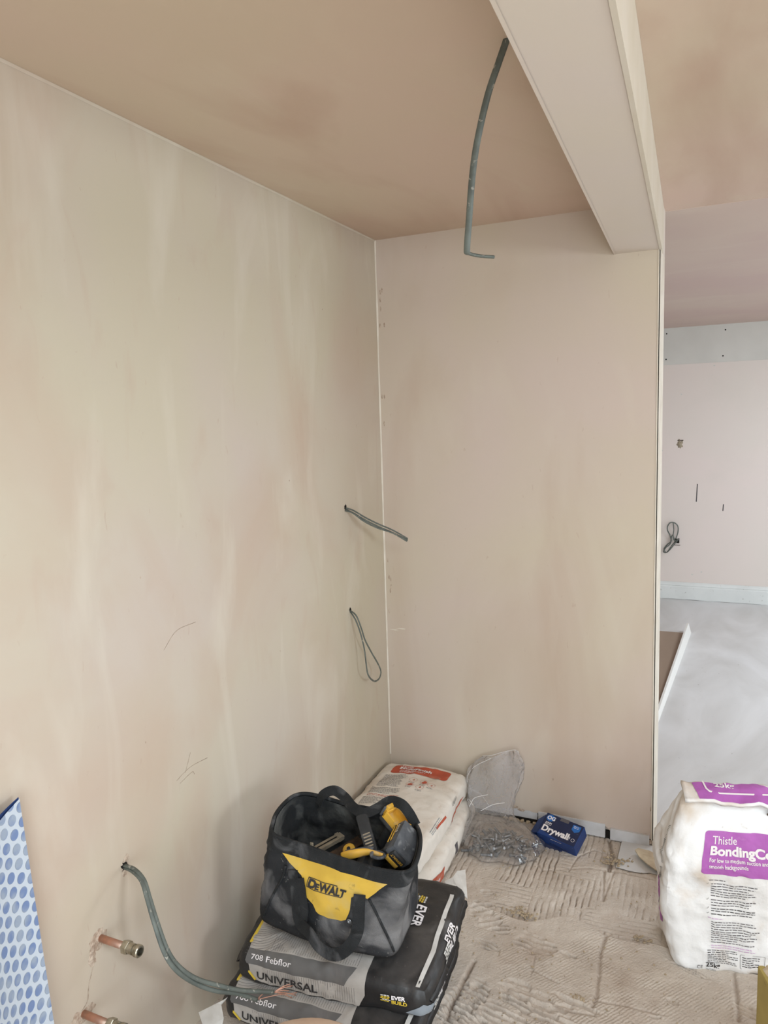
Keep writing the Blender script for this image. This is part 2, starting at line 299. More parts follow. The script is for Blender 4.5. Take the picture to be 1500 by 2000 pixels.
class Printer:
    """puts flat artwork on a curved skin: f(s,t,off) -> 3D point"""
    def __init__(s, g, f): s.g = g; s.f = f
    def raw(s, V, Fc, m, off): s.g.add([s.f(a, b, off) for a, b in V], Fc, m)
    def poly(s, pts, m, off=.0008, cell=.012): V, Fc = poly2(pts, cell); s.raw(V, Fc, m, off)
    def text(s, txt, x, y, h, m, off=.0018, rot=0, bold=0.0, sx=1):
        V, Fc = text2(txt, bold, max(.2, .008/h)); c, n = math.cos(rot), math.sin(rot)
        s.raw([(x+(a*c*sx-b*n)*h, y+(a*n*sx+b*c)*h) for a, b in V], Fc, m, off)
    def bars(s, x, y, wd, n, pitch, m, off=.0016, rot=0, th=.3, seed=1, gap=True):
        rn = random.Random(seed); c, q = math.cos(rot), math.sin(rot)
        for i in range(n):
            a = 0; L_ = wd*(rn.uniform(.55, 1) if i % 3 == 2 else rn.uniform(.88, 1))
            while a < L_:
                b = min(L_, a+rn.uniform(.004, .014)); yy = -i*pitch
                s.raw([(x+u*c-v*q, y+u*q+v*c) for u, v in ((a, yy), (b, yy), (b, yy+pitch*th), (a, yy+pitch*th))], [(0, 1, 2, 3)], m, off); a = b+.0022
    def ring(s, x, y, r, m, th=.0012, off=.0016, k=20):
        V = [(x+q*math.cos(2*PI*i/k), y+q*math.sin(2*PI*i/k)) for q in (r, r-th) for i in range(k)]
        s.raw(V, [(i, (i+1) % k, k+(i+1) % k, k+i) for i in range(k)], m, off)
    def line(s, pts, wd, m, off=.0014):
        V = []; n = len(pts)
        for i, p in enumerate(pts):
            a, b = pts[max(i-1, 0)], pts[min(i+1, n-1)]; d = Vector((b[0]-a[0], b[1]-a[1])).normalized(); V += [(p[0]-d.y*wd/2, p[1]+d.x*wd/2), (p[0]+d.y*wd/2, p[1]-d.x*wd/2)]
        s.raw(V, [(2*i, 2*i+1, 2*i+3, 2*i+2) for i in range(n-1)], m, off)

# ------------------------------------------------------------------ room shell
H = 2.4
def slab(name, lo, hi, m, bev=0): g = Geo(); box(g, lo, hi, m, bev); return struct(g.build(name, smooth=False))
wl = slab('wall_left', (-.12, -5, -.02), (0, 0.0, H), 'plaster')
# back wall: a plastered sheet whose lower edge is ragged, standing on grey board offcuts
W = 1.10; T = .17; g = Geo()
rag = [(x, .052 + .012*noise.noise((x*9, 0, 0)) + .006*noise.noise((x*40, 3, 0)) - (.02 if x > .93 else 0)) for x in np.linspace(-.12, W, 70)]
V = [(x, 0, z) for x, z in rag]+[(x, 0, H) for x, z in rag]+[(x, .016, z) for x, z in rag]; n = len(rag)
g.add(V, [(i, i+1, n+i+1, n+i) for i in range(n-1)]+[(2*n+i, 2*n+i+1, i+1, i) for i in range(n-1)], 'plaster_b')
box(g, (-.12, .016, 0), (W, T, H), 'plaster_b')
wb = struct(g.build('wall_back', smooth=False))
g = Geo(); box(g, (W-.004, -.003, .03), (W+.003, .001, 2.2336), 'bead'); box(g, (W, -.003, .01), (W+.004, T+.003, 2.2336), 'bead'); struct(g.build('trim_1', smooth=False))
# filler line in the corner between left and back wall
g = Geo(); 
V = []; zz = np.linspace(.2, H, 90)
for z in zz:
    a = .007+.002*noise.noise((z*6, 1, 0)); b = .005+.002*noise.noise((z*5, 9, 0)); V += [(0.0005, -a, z), (.0022, -.0022, z), (b, -.0005, z)]
g.add(V, [q for i in range(89) for q in ((3*i, 3*i+1, 3*i+4, 3*i+3), (3*i+1, 3*i+2, 3*i+5, 3*i+4))], 'bead'); struct(g.build('trim_2'))
g = Geo(); V = []; yy = np.linspace(-4.9, -.003, 120)
for y in yy:
    a = .006+.002*noise.noise((y*6, 1, 4)); V += [(0.0005, y, H-a), (.0025, y, H-.0025), (.005, y, H-.0004)]
g.add(V, [q for i in range(119) for q in ((3*i, 3*i+1, 3*i+4, 3*i+3), (3*i+1, 3*i+2, 3*i+5, 3*i+4))], 'plaster'); struct(g.build('trim_3'))
# ceilings and beam
g = Geo()      # ceiling with a rooflight opening behind the beam
for lo, hi in (((-.12, -5), (1.5, T)), ((2.7, -5), (4.5, T)), ((1.5, -5), (2.7, -3.82)), ((1.5, -2.78), (2.7, T))): box(g, (*lo, H), (*hi, H+.1), 'plaster_c')
struct(g.build('ceiling', smooth=False))
g = Geo()  # far ceiling, its opening made for the added fill lamp
for lo, hi in (((-.6, T), (2.35, 4.3)), ((3.45, T), (4.5, 4.3)), ((2.35, T), (3.45, 1.65)), ((2.35, 2.75), (3.45, 4.3))): box(g, (*lo, H-.0015), (*hi, H+.1), 'plaster_r')
struct(g.build('ceiling_far', smooth=False))
bx = lambda y: -.0412*y
g = Geo(); V = []
for y in (-5, 0.0):
    V += [(.9467+bx(y), y, 2.2336), (W+bx(y), y, 2.2336), (W+bx(y), y, H), (.9467+bx(y), y, H)]
g.add(V, [(0, 3, 2, 1), (4, 5, 6, 7), (0, 1, 5, 4), (2, 3, 7, 6), (0, 4, 7, 3), (1, 2, 6, 5)], 'beam')
box(g, (.9467, 0, 2.2336), (W+.004, T+.003, H), 'beam')
struct(g.build('ceiling_beam', smooth=False))
g = Geo(); V = []
for y in (-5, T):   # pale corner bead along both lower arrises and the side face skim
    yb = min(y, 0); V += [(W+bx(yb)+.0015, y, 2.2315), (W+bx(yb)+.0015, y, H-.0005), (W+bx(yb)-.008, y, 2.2315)]
g.add(V, [(0, 1, 4, 3), (0, 3, 5, 2)], 'beamside'); struct(g.build('trim_4', smooth=False))
g = Geo(); V = []
for y in (-5, 0):
    V += [(.9467+bx(y)-.0012, y, 2.2322), (.9467+bx(y)-.0012, y, 2.243), (.9467+bx(y)+.006, y, 2.2322)]
g.add(V, [(0, 1, 4, 3), (0, 3, 5, 2)], 'beam'); struct(g.build('trim_5', smooth=False))
# far room
FY = 4.2
slab('wall_far', (-.6, FY, 0), (4.5, FY+.1, 2.4), 'pink')
g = Geo(); box(g, (-.6, FY-.012, 2.085), (4.5, FY, 2.4), 'greyboard', .001)
go = struct(g.build('trim_6', smooth=False))
g = Geo()
for px, py in ((1302, 652), (1417, 644), (1301, 702), (1412, 695)):
    p = at(px, py, 'y', FY-.012); lathe(g, [(.006, 0), (.006, .002)], 'dark', Matrix.Translation(p) @ Matrix.Rotation(PI/2, 4, 'X'), 10)
g.build('screw_head', go, smooth=False)
slab('wall_far_left', (-.7, T, 0), (-.6, FY, H), 'plaster')
def wall_holes(name, x0, x1, ya, yb, holes, m):
    """wall in x0..x1 running along y from ya to yb with window openings (y0,y1,z0,z1)"""
    g = Geo(); y = ya
    for (a, b, c, d) in holes:
        box(g, (x0, y, 0), (x1, a, H), m); box(g, (x0, a, 0), (x1, b, c), m); box(g, (x0, a, d), (x1, b, H), m); y = b
    box(g, (x0, y, 0), (x1, yb, H), m); return struct(g.build(name, smooth=False))
wall_holes('wall_right', 4.5, 4.6, -5, 4.3, [(-3.25, -2.15, 1.1, 2.2), (.72, 2.28, .06, 2.1)], 'plaster')
g = Geo(); box(g, (-.12, -5.1, 0), (1.55, -5, H), 'plaster'); box(g, (3.25, -5.1, 0), (4.5, -5, H), 'plaster')
box(g, (1.55, -5.1, 0), (3.25, -5, .06), 'plaster'); box(g, (1.55, -5.1, 2.1), (3.25, -5, H), 'plaster'); struct(g.build('wall_rear', smooth=False))
def frame(name, ax, c, a0, a1, z0, z1):
    g = Geo(); t = .05
    def b_(u0, u1, w0, w1): box(g, (c, u0, w0) if ax == 'x' else (u0, c-.06, w0), (c+.06, u1, w1) if ax == 'x' else (u1, c, w1), 'skirt', .004)
    b_(a0, a1, z0, z0+t); b_(a0, a1, z1-t, z1); b_(a0, a0+t, z0+t, z1-t); b_(a1-t, a1, z0+t, z1-t); mid = (a0+a1)/2; b_(mid-.025, mid+.025, z0+t, z1-t)
    return struct(g.build(name, smooth=False))
frame('window_1', 'x', 4.52, .72, 2.28, .06, 2.1); frame('window_2', 'x', 4.52, -3.25, -2.15, 1.1, 2.2); frame('window_3', 'y', -5.02, 1.55, 3.25, .06, 2.1)
g = Geo()
for lo, hi in (((1.5, -3.82), (1.54, -2.78)), ((2.66, -3.82), (2.7, -2.78)), ((1.54, -3.82), (2.66, -3.78)), ((1.54, -2.82), (2.66, -2.78))): box(g, (*lo, H+.04), (*hi, H+.1), 'skirt', .003)
struct(g.build('window_4', smooth=False))
g = Geo()
for lo, hi in (((2.35, 1.65), (2.39, 2.75)), ((3.41, 1.65), (3.45, 2.75)), ((2.39, 1.65), (3.41, 1.69)), ((2.39, 2.71), (3.41, 2.75))): box(g, (*lo, H+.04), (*hi, H+.1), 'skirt', .003)
struct(g.build('fill_lamp_frame', smooth=False))  # unseen frame added around the far fill lamp
# moulded skirting on the far wall
prof = [(0, 0), (-.02, 0), (-.02, .118), (-.016, .128), (-.019, .134), (-.015, .15), (-.006, .162), (0, .162)]
g = Geo(); V = []; xs = np.linspace(-.6, 4.5, 120)
for x in xs:
    r_ = .006*noise.noise((x*7, 2, 0))
    V += [(x, FY+a, b + (r_ + .008 if j < 2 else 0)) for j, (a, b) in enumerate(prof)]
k = len(prof); g.add(V, [(i*k+j, (i+1)*k+j, (i+1)*k+j+1, i*k+j+1) for i in range(len(xs)-1) for j in range(k-1)], 'skirt'); struct(g.build('baseboard_far', smooth=False))
# floors
g = Geo(); box(g, (-.7, -5.1, -.1), (4.6, 4.3, -.014), 'floor'); struct(g.build('floor', smooth=False))
def floor_field():
    st = .0025; x0, x1, y0, y1 = .40, 1.60, -1.30, .012
    xs = np.arange(x0, x1, st); ys = np.arange(y0, y1, st); X, Y = np.meshgrid(xs, ys)
    rng = np.random.RandomState(3)
    def vnoise(sc, sd):
        r = np.random.RandomState(sd); n = 64; G = r.rand(n, n); u = X*sc; v = Y*sc; i = np.floor(u).astype(int); j = np.floor(v).astype(int); a = u-i; b = v-j
        a = a*a*(3-2*a); b = b*b*(3-2*b); g_ = lambda p, q: G[p % n, q % n]
        return (g_(i, j)*(1-a)+g_(i+1, j)*a)*(1-b)+(g_(i, j+1)*(1-a)+g_(i+1, j+1)*a)*b-.5
    h = .004*vnoise(5, 1)+.0022*vnoise(17, 2)+.0014*vnoise(52, 3)+.001*vnoise(120, 4)
    bc = [(-1, -.5), (.45, -.52), (.527, -.568), (.62, -.59), (.708, -.60), (.76, -.60), (.809, -.584), (.85, -.545), (.895, -.535), (.95, -.548), (1.004, -.572), (1.07, -.575), (1.143, -.554), (1.3, -.58), (2, -.6)]
    B = np.interp(X, [p[0] for p in bc], [p[1] for p in bc]) + .010*vnoise(30, 8)+.012*vnoise(11, 9)
    up = Y > B; low = ~up
    e = (B-Y); h += np.clip(e/.012, 0, 1)*.009
    wob = .010*vnoise(6, 5)+.004*vnoise(24, 6)+.002*vnoise(70, 16)
    def groove(c, wd=.085, pitch=.0215):
        ph = ((c+wob)/pitch) % 1; ph = np.minimum(ph, 1-ph); return np.exp(-(ph/wd)**2)
    gy = groove(X+.03*Y); gx = groove(Y-.04*X, .085, .0205)
    horiz = ((X > .55) & (X < .745) & (Y > -.57) & (Y < -.42)) | ((X > .93) & (X < 1.16) & (Y > -.56) & (Y < -.455)) | ((X > .80) & (X < .93) & (Y > -.30) & (Y < -.16))
    gr = np.where(horiz, gx, gy)*np.clip(vnoise(9, 12)*1.8+.55, 0, 1.2)*np.clip(vnoise(3.3, 14)*1.5+.7, .1, 1)*np.clip(vnoise(40, 17)*2+.8, .1, 1.3)
    h -= np.where(up, .0085*gr, 0); groove_shade = np.where(up, gr*1.1, 0)  # groove shade painted in as darker colour
    ridge = np.where(horiz, groove(Y+.01-.04*X, .16, .0205), groove(X+.0107+.03*Y, .16)); h += np.where(up, .0008*ridge*np.clip(vnoise(14, 19)*2+.4, 0, 1), 0)
    hatch = np.where(low, 1., .12)
    def seg(pts, wd, dep):
        nonlocal h, groove_shade
        for (a, b) in zip(pts, pts[1:]):
            ax, ay, bx_, by = *a, *b; L2 = (bx_-ax)**2+(by-ay)**2; t = np.clip(((X-ax)*(bx_-ax)+(Y-ay)*(by-ay))/L2, 0, 1)
            d = np.hypot(X-ax-t*(bx_-ax), Y-ay-t*(by-ay))+.003*vnoise(60, 7)*1.2; h = h-dep*np.exp(-(d/wd)**2); groove_shade = np.maximum(groove_shade, np.exp(-(d/wd*1.2)**2)*min(1, dep/.008))
    def pp(L_): return [tuple(at(a, b, 'z', 0)[:2]) for a, b in L_]
    seg(pp([(872, 1995), (881, 1966), (894, 1944), (910, 1912), (926, 1883)]), .006, .010)
    seg(pp([(1045, 1872), (1036, 1912)]), .003, .003)
    seg(pp([(1184, 1832), (1173, 1862), (1170, 1910), (1164, 1950), (1158, 1970)]), .0055, .006)
    seg(pp([(1160, 1958), (1220, 1970), (1300, 1990)]), .004, .003); seg(pp([(1433, 1905), (1440, 1960), (1442, 2000)]), .006, .005)
    seg(pp([(1080, 1968), (1120, 1982), (1160, 1988)]), .004, .006); seg(pp([(1040, 1900), (1090, 1925)]), .0035, .004)
    seg(pp([(1190, 1640), (1196, 1672), (1189, 1700)]), .006, .013); seg(pp([(1189, 1668), (1160, 1660), (1130, 1672), (1110, 1702)]), .003, .005)
    seg(pp([(1180, 1700), (1178, 1760), (1200, 1700)]), .004, .005); seg(pp([(1020, 1650), (1060, 1700), (1150, 1695), (1220, 1705), (1280, 1720)]), .004, .004)
    # broken-out patches where coarse trowel ridges show
    for (px, py, rx, ry, ang, nr) in ((950, 1790, .045, .085, .55, 5), (980, 1820, .03, .035, .3, 3), (1043, 1850, .075, .042, -.12, 3), (950, 1850, .05, .022, -.3, 2), (1015, 1925, .05, .018, -.15, 1),
                                      (1040, 1960, .11, .045, -.08, 3), (905, 1960, .05, .09, -.3, 7), (890, 1985, .12, .04, -.3, 4), (1110, 1870, .03, .012, -.2, 1), (1075, 1858, .03, .02, -.1, 2), (935, 1772, .018, .04, .5, 2), (1005, 1960, .07, .03, -.2, 3), (930, 1930, .02, .02, .1, 1),
                                      (1125, 1965, .07, .02, -.2, 1), (975, 1990, .09, .05, -.15, 4), (950, 1745, .02, .02, .3, 2), (1345, 1900, .06, .012, -.25, 2),
                                      (1470, 1985, .05, .03, -.4, 3), (1312, 1962, .018, .01, -.2, 1), (1280, 1992, .02, .008, .2, 1), (1240, 1840, .05, .012, -.1, 1), (1060, 1985, .10, .03, -.1, 2)):
        c = at(px, py, 'z', 0); dx, dy = X-c.x, Y-c.y; u = dx*math.cos(ang)+dy*math.sin(ang); v = -dx*math.sin(ang)+dy*math.cos(ang)
        q = np.hypot(u/rx, v/ry)+.55*vnoise(26, int(px) % 50)+.3*vnoise(60, int(py) % 50); mk = np.clip((1-q)/.22, 0, 1)
        h -= mk*(.005+.0075*np.cos(v/ry*PI*nr*1.3+2*vnoise(30, 21))*np.clip(vnoise(22, 23)*2+.7, .1, 1)+.003*vnoise(90, 25)); hatch = hatch*(1-mk*.85)
    # smoother scraped blobs
    for px, py, r_ in ((1095, 1745, .03), (1110, 1775, .035), (1075, 1765, .03), (1100, 1810, .07), (1140, 1830, .06)):
        c = at(px, py, 'z', 0); d = np.hypot((X-c.x)/1.3, Y-c.y)+.02*vnoise(20, 33); h += .006*np.clip(1-d/r_, 0, 1); hatch *= 1-.5*np.clip((r_-d)/r_*2, 0, 1)
    hatch *= np.clip(vnoise(5, 41)*2.4+.62, .08, 1)*np.clip(vnoise(28, 44)*2+.7, .2, 1)
    ny, nx = X.shape; V = np.stack([X, Y, h], -1).reshape(-1, 3)
    i = np.arange((ny-1)*(nx-1)); r_, c_ = i//(nx-1), i % (nx-1); a = r_*nx+c_; Fc = np.stack([a, a+1, a+nx+1, a+nx], -1)
    me = bpy.data.meshes.new('floor_adhesive'); me.from_pydata(V.tolist(), [], Fc.tolist()); me.materials.append(M['floor'])
    me.polygons.foreach_set('use_smooth', [True]*len(Fc)); at_ = me.attributes.new('hatch', 'FLOAT', 'POINT'); at_.data.foreach_set('value', hatch.reshape(-1).astype(np.float32)); ad_ = me.attributes.new('groove_shade', 'FLOAT', 'POINT'); ad_.data.foreach_set('value', np.clip(groove_shade, 0, 1).reshape(-1).astype(np.float32))
    o = bpy.data.objects.new('floor_adhesive', me); COL.objects.link(o); return struct(o)
floor_field()
# grey screed of the next room, with a ragged front edge under the opening
g = Geo(); xs = np.linspace(.99, 4.5, 150); V = []
def yfront(x): return (-.19 if x < 1.25 else -.10)+.02*noise.noise((x*12, 0, 5))+.008*noise.noise((x*50, 0, 5)) - .0*x
ys_ = [0, .02, .06, .12, .2, .4, .7, 1]
for x in xs:
    yf = yfront(x); V += [(x, yf+(T+.02-yf)*t, .003+.006*min(1, t*6)+.003*noise.noise((x*8, t*4, 0))) for t in ys_]
k = len(ys_); g.add(V, [(i*k+j, (i+1)*k+j, (i+1)*k+j+1, i*k+j+1) for i in range(len(xs)-1) for j in range(k-1)], 'screed')
struct(g.build('floor_threshold'))
slab('floor_far', (-.6, T, -.02), (4.5, FY, .006), 'screed')
# board offcuts below the back wall plaster
for i, (a, b, z0, z1, y) in enumerate(((-.1, .655, .02, .066, .003), (.66, .925, .004, .060, -.004), (.945, 1.09, .004, .05, -.010))):
    g = Geo(); box(g, (a, y, z0), (b, y+.012, z1), 'block', .001); struct(g.build('trim_%d' % (7+i), smooth=False))
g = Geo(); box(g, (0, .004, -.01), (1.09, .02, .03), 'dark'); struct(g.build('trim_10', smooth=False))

# ------------------------------------------------------------------ marks on walls (part of each wall)
def blob(g, c, ru, rv, ax, m, sd=0, th=.0012, k=26, amp=.45):
    c = Vector(c); V = [c+(Vector((th*1.6, 0, 0)) if ax == 'x' else Vector((0, -th*1.6, 0)))]
    for q in (.55, 1):
        for i in range(k):
            a = 2*PI*i/k; s = q*(1+amp*noise.noise((math.cos(a)*2.2+sd, math.sin(a)*2.2, sd*1.7))+.2*noise.noise((math.cos(a)*7+sd, math.sin(a)*7, sd)))
            u, v = ru*s*math.cos(a), rv*s*math.sin(a); d = th if q < 1 else .0002
            V.append(c+(Vector((d, u, v)) if ax == 'x' else Vector((u, -d, v))))
    g.add(V, [(0, 1+i, 1+(i+1) % k) for i in range(k)]+[(1+i, 1+k+i, 1+k+(i+1) % k, 1+(i+1) % k) for i in range(k)], m)
g = Geo(); blob(g, at(243, 1695, 'x', 0), .012, .022, 'x', 'chip', 1); blob(g, at(247, 1678, 'x', 0), .010, .012, 'x', 'chip', 6); blob(g, at(192, 1834, 'x', 0), .028, .024, 'x', 'chip', 2); blob(g, at(180, 1872, 'x', 0), .012, .02, 'x', 'chip', 3)
blob(g, at(165, 1982, 'x', 0), .03, .014, 'x', 'chip', 4); blob(g, at(150, 1996, 'x', 0), .02, .02, 'x', 'chip', 5)
g.build('plaster_chip', wl)
g = Geo(); crk = [at(a, b, 'x', .0008) for a, b in ((182, 1888), (178, 1905), (173, 1930), (171, 1955), (160, 1975))]
sweep(g, cr(crk, 20), [(.0012, 0), (0, .0006), (-.0012, 0)], 'chip', (1, 0, 0)); g.build('plaster_crack', wl)
g = Geo()
for px, py, r_ in ((675, 991, .009), (684, 1191, .008), (243, 1691, .011)): blob(g, at(px, py, 'x', 0), r_, r_*1.3, 'x', 'dark', px, .0016)
g.build('cable_hole', wl)
g = Geo(); rn = random.Random(5)   # pencil scribble and little knocks
for pts in (((345, 1525), (372, 1498), (405, 1480)), ((352, 1530), (375, 1508), (380, 1512)), ((320, 1270), (345, 1232), (382, 1215)), ((372, 1470), (362, 1510))):
    sweep(g, cr([at(a, b, 'x', .0005) for a, b in pts], 14), [(.0006, 0), (0, .0003), (-.0006, 0)], 'chip', (1, 0, 0))
for i in range(9): blob(g, (0, rn.uniform(-1.5, -.1), rn.uniform(.5, 2.2)), .002, .003, 'x', 'chip', i*3, .0004)
g.build('scuff_mark', wl)
g = Geo()
for i in range(16): blob(g, (.012+.02*rn.random(), 0, .75+1.5*rn.random()), .003, .01, 'y', 'chip', i*5, .0006)
for px, py in ((770, 1230), (785, 1228)): blob(g, at(px, py, 'y', 0), .02, .0025, 'y', 'bead', px, .0004)
for px, py in ((1080, 1522), (1005, 1575), (1018, 1582)): blob(g, at(px, py, 'y', 0), .014 if px < 1030 else .003, .006, 'y', 'chip', px, .0008)
for px, py in ((1262, 1633), (1270, 1645), (1271, 1580)): blob(g, at(px, py, 'y', 0), .012 if px < 1271 else .003, .010, 'y', 'chip', px, .0012)
g.build('scuff_mark', wb)
wf = bpy.data.objects['wall_far']; g = Geo()
for pts in (((1362, 945), (1361, 965), (1360, 980)), ((1413, 985), (1412, 998))):
    sweep(g, cr([at(a, b, 'y', FY-.001) for a, b in pts], 8), [(.004, 0), (0, .001), (-.004, 0)], 'grey_ink', (0, -1, 0))
for px, py in ((1352, 1122), (1370, 1117), (1331, 770), (1293, 880), (1395, 714)): blob(g, at(px, py, 'y', FY), .007, .006, 'y', 'greyboard', px, .001)
g.build('scuff_mark', wf)
g = Geo(); p = at(1328, 867, 'y', FY); blob(g, p, .026, .034, 'y', 'cream', 3, .006, amp=.7); box(g, (p.x-.02, FY-.004, p.z+.028), (p.x+.028, FY, p.z+.034), 'rust')
g.build('filler_patch', wf)
p = at(1324, 1056, 'y', FY); g = Geo(); box(g, (p.x-.028, FY-.003, p.z-.022), (p.x+.012, FY+.001, p.z+.018), 'dark'); box(g, (p.x-.03, FY-.006, p.z-.042), (p.x+.02, FY, p.z-.038), 'rust'); g.build('socket_hole', wf, smooth=False)

# ------------------------------------------------------------------ cables and pipes
def cable(name, label, strands, r=.0045, flat=.55, extra=None, n=46, upv=(0, 0, 1)):
    root = empty(name, strands[0][0]); o0 = Vector(strands[0][0])
    for s in strands:
        g = Geo(); tube(g, [Vector(p)-o0 for p in s], r, 'cable', n, flat, upv); g.build('cable_strand', root)
    tag(root, label, 'cable'); return root, o0
# hanging from the ceiling
pts = [at(a, b, 'y', y) for a, b, y in ((990, 75, -1.34), (973, 125, -1.335), (955, 178, -1.33), (940, 238, -1.32), (928, 300, -1.31), (921, 360, -1.30), (916, 430, -1.29), (912, 488, -1.28))]
pts2 = [p+Vector((.006, .001, 0)) for p in pts]
cc, o0 = cable('ceiling_cable', 'grey twin cable hanging from the ceiling beside the beam with a bent end',
      [[pts[0]+Vector((0, 0, .01))]+pts+[at(916, 495, 'y', -1.27), at(938, 500, 'y', -1.25), at(965, 502, 'y', -1.235)]], .0075, .5, upv=(0, -1, 0), n=70)
# upper pair out of the left wall
A = [(675, 992, 0), (690, 997, .03), (712, 1010, .07), (738, 1023, .11), (768, 1036, .155), (796, 1052, .20)]
cable('wall_cable', 'short pair of grey cables poking straight out of the left wall beside the corner',
      [[at(a, b, 'x', x) for a, b, x in A], [at(a, b+(5 if 0 < i < 5 else 3), 'x', x) for i, (a, b, x) in enumerate(A)], [at(a-1, b+(8 if 1 < i < 4 else 5), 'x', x) for i, (a, b, x) in enumerate(A)]], .0042, .7)
# looped cable
Bp = [(684, 1192, 0), (696, 1203, .03), (706, 1228, .045), (713, 1250, .05), (726, 1275, .055), (738, 1296, .06), (744, 1312, .06), (740, 1326, .06), (730, 1330, .058), (719, 1318, .056), (715, 1295, .054), (712, 1270, .05), (705, 1240, .042), (695, 1212, .028), (684, 1194, 0)]
cable('looped_wall_cable', 'grey cable hanging in a teardrop loop below the short pair on the left wall',
      [[at(a, b, 'x', x) for a, b, x in Bp]], .0038, .6, n=90)
# long pair running down to the sacks with stripped copper ends
C1 = [(242, 1690, 0), (262, 1697, .04), (281, 1718, .08), (293, 1755, .11), (307, 1800, .14), (328, 1857, .17), (352, 1890, .19), (385, 1912, .215), (425, 1924, .245), (470, 1934, .28), (535, 1938, .335)]
C2 = [(243, 1694, 0), (260, 1703, .04), (277, 1722, .08), (288, 1757, .11), (301, 1802, .14), (321, 1860, .17), (345, 1895, .19), (380, 1919, .21), (420, 1934, .24), (465, 1940, .27), (503, 1952, .30)]
root, o0 = cable('long_wall_cable', 'long grey cable pair curving from the left wall to the black sacks, copper bared',
      [[at(a, b+(1 if C is C2 and i > 2 else 0), 'x', x) for i, (a, b, x) in enumerate(C)] for C in (C1, C2)], .0052, .62, n=70)
g = Geo(); e1 = at(535, 1938, 'x', .335)-o0; e2 = at(503, 1952, 'x', .30)-o0
for (s, tx, ty, x) in ((e1, 566, 1922, .36), (e1, 560, 1928, .355), (e1, 572, 1925, .365), (e1, 578, 1944, .37), (e1, 570, 1949, .36), (e2, 580, 1939, .37), (e2, 520, 1938, .315), (e1, 565, 1935, .36)):
    t = at(tx, ty, 'x', x)-o0; tube(g, [s, (s+t)/2+Vector((0, 0, .003)), t], .0012, 'core', 10, 1, k=6)
g.build('copper_core', root)
# far room coil
pts = [(1318, 1055), (1313, 1045), (1309, 1062), (1300, 1070), (1296, 1078), (1303, 1078), (1315, 1062), (1326, 1052), (1318, 1062), (1308, 1074), (1301, 1079), (1297, 1072), (1304, 1063), (1311, 1057), (1309, 1046), (1304, 1036), (1304, 1028), (1309, 1021), (1317, 1021), (1324, 1028), (1324, 1040), (1320, 1052)]
cable('coiled_wall_cable', 'thin cable coiled in loops at the socket hole in the far pink wall',
      [[at(a, b, 'y', FY-.02-.025*math.sin(i*.5)**2) for i, (a, b) in enumerate(pts)], [at(a, b, 'y', FY-.03) for a, b in ((1315, 1021), (1316, 1035), (1315, 1045), (1317, 1055), (1324, 1054))]], .0052, .8, n=160)
def pipe(label, base, L_):
    root = empty('copper_pipe', base)
    g = Geo(); X = Matrix.Rotation(PI/2, 4, 'Y'); lathe(g, [(.0085, -.01), (.0085, L_*.7)], 'copper', X, 20); g.build('pipe', root)
    root.rotation_euler = (0, .0, 0)
    g = Geo(); s = L_*.62
    def hexr(a, b, r): lathe(g, [(r*.92, a), (r, a+.0015), (r, b-.0015), (r*.92, b)], 'brass', X, 6)
    hexr(s, s+.016, .0158); lathe(g, [(.011, s+.015), (.0125, s+.017), (.0125, s+.03), (.0105, s+.031), (.0105, s+.036)], 'brass', X, 20)
    o = g.build('compression_nut', root); sharpen(o, .5)
    g = Geo(); lathe(g, [(.0108, s+.034), (.0142, s+.037), (.0142, s+.046), (.0125, s+.048), (.0092, s+.048), (.0092, s+.036)], 'brass', X, 20, cap=False); lathe(g, [(.0092, s+.036), (.001, s+.0365)], 'dark', X, 16); sharpen(g.build('fitting_mouth', root), .5)
    tag(root, label, 'pipe', None); return root
pipe('upper of two capped copper pipe stubs out of the left wall, under the long cable', at(196, 1832, 'x', 0), .12)
pipe('lower of two copper pipe stubs out of the left wall, cut by the photo bottom', at(163, 1980, 'x', 0), .125)

